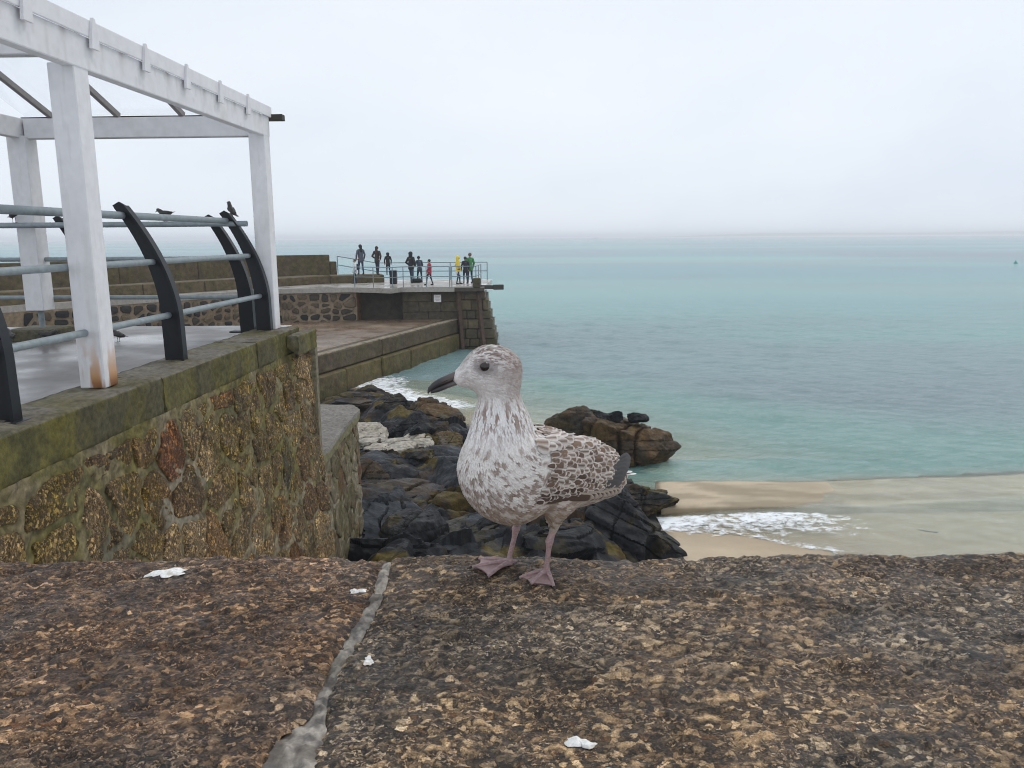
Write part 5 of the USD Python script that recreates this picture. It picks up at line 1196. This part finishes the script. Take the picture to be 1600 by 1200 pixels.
def wing(sgn):
    w = UsdGeom.Xform.Define(stage, path_for(gull, 'wing')).GetPrim() 
    pieces = []
    # dark primaries and the lower row, long blades reaching past the body
    for k in range(7):
        s0 = -.075 - .010 * k
        p = side_pts([s0], [math.radians(-18 + 5.5 * k)], sgn)[0]; n = sdf_grad(p[None])[0]
        d = -FW - UP * (.02 - .012 * k) - LF * sgn * .12; d -= n * (d @ n) * .9; d /= np.linalg.norm(d)
        pieces.append(('primary_feather', blade(p + n * .001, n, d, .076 - .003 * k, .0125, (.072, .069, .071), (.085, .08, .08), -.02, .05, seed=k)))
    for k in range(12):
        s0 = .015 - .0105 * k
        p = side_pts([s0], [math.radians(-31 + .5 * k)], sgn)[0]; n = sdf_grad(p[None])[0]
        d = -FW - UP * .10; d -= n * (d @ n); d /= np.linalg.norm(d)
        pieces.append(('secondary_feather', blade(p + n * .002, n, d, .052, .0105, (.075, .050, .038), (.33, .27, .22), .06, .2, seed=k)))
    rows = []
    for j, ph in enumerate(np.arange(-24, 40, 6.6)):             # coverts, lowest row first so that upper rows overlap
        for i in range(20):
            s0 = .045 - .0110 * (i + .5 * (j % 2)) - .004 * j
            if s0 < -.165: continue
            rows.append((s0 + fr.normal(0, .0022), ph + fr.normal(0, 1.6), j, i))
    rows.sort(key=lambda q_: (q_[0]))                            # rear feathers first, front ones lie over them
    for s0, ph, j, i in rows:
        p = side_pts([s0], [math.radians(ph)], sgn)[0]; n = sdf_grad(p[None])[0]
        d = -FW - UP * .26 + UP * fr.normal(0, .13); d -= n * (d @ n); d /= np.linalg.norm(d)
        dark = lerp(BRN * .9, DBR * 1.15, np.clip(fr.uniform(0, 1), 0, 1)); 
        if j <= 1 and s0 > -.05: dark = DBR * .9
        pieces.append(('covert_feather', blade(p + n * (.0014 + .0022 * (s0 + .17)), n, d, fr.uniform(.016, .023), .0061 + fr.uniform(-.0011, .0011), dark * fr.uniform(.8, 1.25), np.array([.55, .49, .435]) * fr.uniform(.78, 1.1), .07, .20, .5 if fr.random() < .4 else 0, seed=i * 3 + j, fring=fr.uniform(.56, .76))))
    sc = []
    for j, ph in enumerate(np.arange(42, 93, 8.2)):              # scapulars over the back
        for i in range(12):
            s0 = .035 - .0142 * (i + .5 * (j % 2)); sc.append((s0 + fr.normal(0, .0026), ph + fr.normal(0, 2.0), j, i))
    sc.sort(key=lambda q_: q_[0])
    for s0, ph, j, i in sc:
        p = side_pts([s0], [math.radians(ph)], sgn)[0]; n = sdf_grad(p[None])[0]
        if (p - GO)[2] > .258: continue
        d = -FW - UP * .38 - LF * sgn * .05 + UP * fr.normal(0, .08); d -= n * (d @ n); d /= np.linalg.norm(d)
        pieces.append(('scapular_feather', blade(p + n * (.0020 + .0022 * (s0 + .17)), n, d, fr.uniform(.021, .029), .0082 + fr.uniform(-.0014, .0014), BRN * fr.uniform(.6, 1.2), np.array([.56, .51, .47]) * fr.uniform(.8, 1.08), .09, .22, .5 if fr.random() < .45 else 0, seed=i + j, fring=fr.uniform(.54, .72))))
    if sgn > 0:
        for nm, (P, f, c) in pieces: obj(nm, (P, f), M_feather, w, c, smooth=True)
    else:
        for nm in ('primary_feather', 'secondary_feather', 'covert_feather', 'scapular_feather'):
            q_ = [x for n_, x in pieces if n_ == nm]
            V = np.vstack([x[0] for x in q_]); Fc = np.vstack([x[1] + len(FU) * len(FV) * k for k, x in enumerate(q_)]); C = np.vstack([x[2] for x in q_])
            obj(nm, (V, Fc), M_feather, w, C, smooth=True).SetCustomDataByKey('kind', 'stuff')
wing(1); wing(-1)
tl = UsdGeom.Xform.Define(stage, path_for(gull, 'tail')).GetPrim()
for k in range(7):
    a = (k - 3) * .085; p = G(-.150, -.006 * (k - 3) * .8, .150 - .0012 * abs(k - 3)); n = UP * .97 - FW * .05; d = -FW * math.cos(a) - LF * math.sin(a) - UP * .12; d /= np.linalg.norm(d); n = n - d * (n @ d); n /= np.linalg.norm(n)
    P, f, c = blade(p, n, d, .082, .0120, (.075, .058, .050), (.62, .60, .57), .0, .05, seed=k)
    tt = np.repeat(FU, len(FV)); c = np.where(((tt < .55) | (tt > .93))[:, None], np.array([.66, .65, .63]), c); c = np.where((((tt > .15) & (tt < .3)))[:, None] & (k % 2 == 0), np.array([.16, .12, .10]), c)
    obj('tail_feather', (P, f), M_feather, tl, c, smooth=True)

# small body feathers, then fine barbs on top: soft edge and streaks
def soft_feathers(name, n, sel, Lr, Wr, lift, seed):
    r_ = np.random.default_rng(seed); tr = gv[gf]; A = np.linalg.norm(np.cross(tr[:, 1] - tr[:, 0], tr[:, 2] - tr[:, 0]), axis=1)
    i = r_.choice(len(gf), n, p=A / A.sum()); w = r_.dirichlet((1, 1, 1), n); p = np.einsum('nk,nkc->nc', w, tr[i])
    keep = sel(to_bird(p), p); p = p[keep]; nrm = sdf_grad(p); d = flow(p, nrm)
    d = d + np.cross(nrm, d) * r_.normal(0, .12, len(p))[:, None]; d /= np.linalg.norm(d, axis=1, keepdims=True)
    L = r_.uniform(*Lr, len(p)); W = r_.uniform(*Wr, len(p)); sd = np.cross(nrm, d)
    us = np.array([0, .4, .75, 1.0]); ws = np.array([.5, 1, .8, .12]); V = []
    for a in range(4):
        for b in (-1, 0, 1):
            V.append(p + d * (us[a] * L)[:, None] + sd * (b * ws[a] * W)[:, None] + nrm * (.0005 + lift * L * us[a] ** 1.5 - (abs(b) * .22 * W))[:, None])
    V = np.stack(V, 1); c = plumage(p + d * (L * .3)[:, None]); cc = c[:, None, :] * np.ones((1, 12, 1)); cc = cc * r_.uniform(.90, 1.08, (len(p), 1, 1))
    tipc = cc[:, 9:] * .85 + WHT * .15; cc[:, 9:] = tipc
    F0 = grid_faces(4, 3); Fc = (F0[None] + 12 * np.arange(len(p))[:, None, None]).reshape(-1, 3)
    pr_ = obj(name, (V.reshape(-1, 3), Fc), M_feather, gull, cc.reshape(-1, 3), smooth=True); pr_.SetCustomDataByKey('kind', 'stuff')
inwing = lambda b: (np.abs(b[:, 1]) > .030) & (b[:, 0] < .040) & (b[:, 2] > .150) & (b[:, 2] < .245) | (b[:, 2] > .19) & (b[:, 0] < .02)
soft_feathers('body_feathers', 20000, lambda b, p: ~inwing(b) & (b[:, 2] < .29) & (b[:, 2] > .085), (.006, .011), (.0011, .0020), .05, 3)
soft_feathers('neck_feathers', 12000, lambda b, p: (b[:, 2] > .225) & (b[:, 2] < .325) & (b[:, 0] > -.03), (.007, .012), (.0008, .0015), .05, 4)
def head_sel(b, p):
    q_ = p - HC; return (b[:, 2] > .30) & (np.linalg.norm(p - EYE, axis=1) > .0085) & ((q_ @ HF) < .058)
soft_feathers('head_feathers', 15000, head_sel, (.004, .0075), (.0006, .0012), .03, 5)

# eyes
for sgn in (1, -1):
    e = HC + HF * .0165 + HL * .030 * sgn + UP * .0105
    surf = march((e + HL * sgn * .03)[None], (-HL * sgn)[None])[0]
    m = trimesh.creation.icosphere(3, .0080); m.apply_translation(surf - HL * sgn * .0036); ey = obj('eye', m, M_eye, gull, smooth=True)
    a = np.linspace(0, 2 * np.pi, 25)[:-1]
    ring = np.array([surf - HL * sgn * .0008 + HF * .0082 * math.cos(x) + UP * .0070 * math.sin(x) for x in np.r_[a, a[:1]]])
    obj('eyelid', tube(ring, .0010, 6, caps=False), M_feather, gull, (.20, .17, .165), smooth=True)
# bill: upper and lower mandible as lofts
def loft(secs, name, colf):
    """secs: (along, z_top, z_bottom, half width, roundness) in the bill frame."""
    nA = 20; V = []
    for x, zt, zb, hw in secs:
        for a in np.linspace(0, 2 * np.pi, nA, endpoint=False):
            ca, sa = math.cos(a), math.sin(a); yy_ = hw * np.sign(ca) * abs(ca) ** .9; zc, hz = (zt + zb) / 2, (zt - zb) / 2
            V.append(BB + BD * x + HL * yy_ + BU * (zc + hz * sa))
    V = np.array(V); f = []
    n_ = len(secs)
    for i in range(n_ - 1):
        for j in range(nA):
            k = (j + 1) % nA; f += [(i * nA + j, (i + 1) * nA + k, i * nA + k), (i * nA + j, (i + 1) * nA + j, (i + 1) * nA + k)]
    c0 = len(V); V = np.vstack([V, V[:nA].mean(0), V[-nA:].mean(0)])
    for j in range(nA): f += [(c0, j, (j + 1) % nA), (c0 + 1, (n_ - 1) * nA + (j + 1) % nA, (n_ - 1) * nA + j)]
    x_ = (V - BB) @ BD; obj(name, (V, np.array(f)), M_bill, gull, colf(x_, (V - BB) @ BU), smooth=True)
BB = H(.0600, 0, -.0125); ba = -.35
BD = HF * math.cos(ba) + UP * math.sin(ba); BU = -HF * math.sin(ba) + UP * math.cos(ba)
def bcol(x, zq):
    c = lerp(np.array([.085, .068, .064]), np.array([.020, .018, .019]), smoothstep(.004, .028, x)); return c
TK = lambda q_: [(x, zt * 1.14, zb * 1.16, hw * 1.08) for x, zt, zb, hw in q_]
loft(TK([(-.018, .0098, -.0006, .0072), (-.006, .0102, -.0008, .0068), (.006, .0098, -.0010, .0061), (.016, .0092, -.0012, .0054), (.026, .0084, -.0014, .0047), (.034, .0070, -.0018, .0040), (.040, .0050, -.0026, .0034), (.0450, .0022, -.0042, .0026), (.0480, -.0012, -.0056, .0018), (.0492, -.0038, -.0062, .0008)]), 'upper_bill', bcol)
loft(TK([(-.020, -.0006, -.0085, .0066), (-.004, -.0008, -.0088, .0060), (.008, -.0010, -.0086, .0053), (.018, -.0012, -.0084, .0046), (.026, -.0014, -.0088, .0039), (.033, -.0017, -.0086, .0032), (.039, -.0024, -.0078, .0024), (.0445, -.0038, -.0066, .0012)]), 'lower_bill', bcol)
for sgn in (1, -1): obj('nostril', to_tri(bone(BB + BD * .013 + BU * .0036 + HL * sgn * .0053, .0009, BB + BD * .021 + BU * .0030 + HL * sgn * .0047, .0008, 8)), M_eye, gull)

# legs and webbed feet
PINK, PINK2, CLAW = np.array([.37, .245, .238]), np.array([.26, .175, .175]), np.array([.03, .022, .022])
def leg(hip, ank, heel, toes, hind, name='leg'):
    hip, ank, heel = (np.asarray(q_, float) for q_ in (hip, ank, heel)); heel[2] = top_z(heel[0], heel[1]) + .006
    mid_a = ank * .72 + hip * .28
    m = union_smooth([bone(hip, .0105, mid_a, .0056), bone(mid_a, .0056, ank, .0066), sphere_m(ank, .0072), bone(ank, .0066, ank * .75 + heel * .25, .0043), bone(ank * .75 + heel * .25, .0043, heel + UP * .012, .0042), bone(heel + UP * .012, .0043, heel, .0060)], .0025, 3)
    v = np.array(m.vertices); c = lerp(PINK, PINK2, smoothstep(.35, .65, fbm(v * [260, 260, 420], 3, 4)))
    c = lerp(c, np.array([.33, .28, .22]), smoothstep(ank[2] + .008, ank[2] + .026, v[:, 2]))
    lg = obj(name, m, M_skin, gull, c, smooth=True)
    tp = []
    for tx, ty in toes: tp.append(np.array([tx, ty, top_z(tx, ty) + .0040]))
    parts = []
    for q_ in tp:
        k1, k2 = heel + (q_ - heel) * .36 + UP * .0035, heel + (q_ - heel) * .70 + UP * .0022
        parts += [bone(heel, .0054, k1, .0034), bone(k1, .0036, k2, .0029), bone(k2, .0031, q_, .0023)]
    hq_ = heel + np.array([*hind, 0]) ; parts.append(bone(heel + UP * .002, .004, hq_, .002))
    # web between neighbouring toes, sagging edge
    for a_, b_ in zip(tp, tp[1:]):
        nU_, nV_ = 9, 7; Vw = []
        for i in range(nU_):
            for j in range(nV_):
                uu_, vv_ = i / (nU_ - 1), j / (nV_ - 1); e_ = a_ * (1 - vv_) + b_ * vv_; e_ = e_ + (heel - e_) * (.10 * 4 * vv_ * (1 - vv_))
                qx = heel + (e_ - heel) * uu_ * .97; Vw.append(qx + UP * (-.0016 * 4 * vv_ * (1 - vv_) * uu_ + .0006))
        Vw = np.array(Vw); F1 = grid_faces(nU_, nV_); nb_ = len(Vw)
        top, bot = Vw + UP * .0009, Vw - UP * .0009
        cw = lerp(PINK * .92, PINK2 * 1.05, smoothstep(.4, .65, fbm(Vw * 170, 3, 9)))
        obj('web', (np.vstack([top, bot]), np.vstack([F1, F1[:, ::-1] + nb_])), M_skin, lg, np.vstack([cw, cw]), smooth=True)
    fm = union_smooth(parts, .0025, 3); v = np.array(fm.vertices)
    c = lerp(PINK, PINK2, smoothstep(.35, .65, fbm(v * 300, 3, 6))); obj('toes', fm, M_skin, lg, c, smooth=True)
    for q_ in tp:
        d_ = q_ - heel; d_ /= np.linalg.norm(d_); obj('claw', to_tri(bone(q_ + d_ * .001, .0024, q_ + d_ * .0085 - UP * .0025, .0006, 8)), M_timber, lg)
leg(G(-.018, -.034, .100), (.005, 1.292, 5.513), (-.006, 1.300, 5.446), [(-.060, 1.326), (-.070, 1.285), (-.043, 1.252)], (.012, .006))
leg(G(-.034, .036, .100), (.0605, 1.262, 5.502), (.0565, 1.268, 5.446), [(.010, 1.252), (.028, 1.217), (.066, 1.216)], (.004, .014))

# ---------------------------------------------------------------- sea mist
M_haze = usdkit.material(stage, LK + 'mist', {'v': ('principled_volume', {'color': (0.93, 0.95, 0.98), 'density': 0.00055, 'anisotropy': 0.2})}, [], volume='v.Volume')
tag(obj('haze', box((24000, 14000, 31), (0, 5500, 5.5)), M_haze), 'pale sea mist hanging over the water', 'mist', kind='stuff')
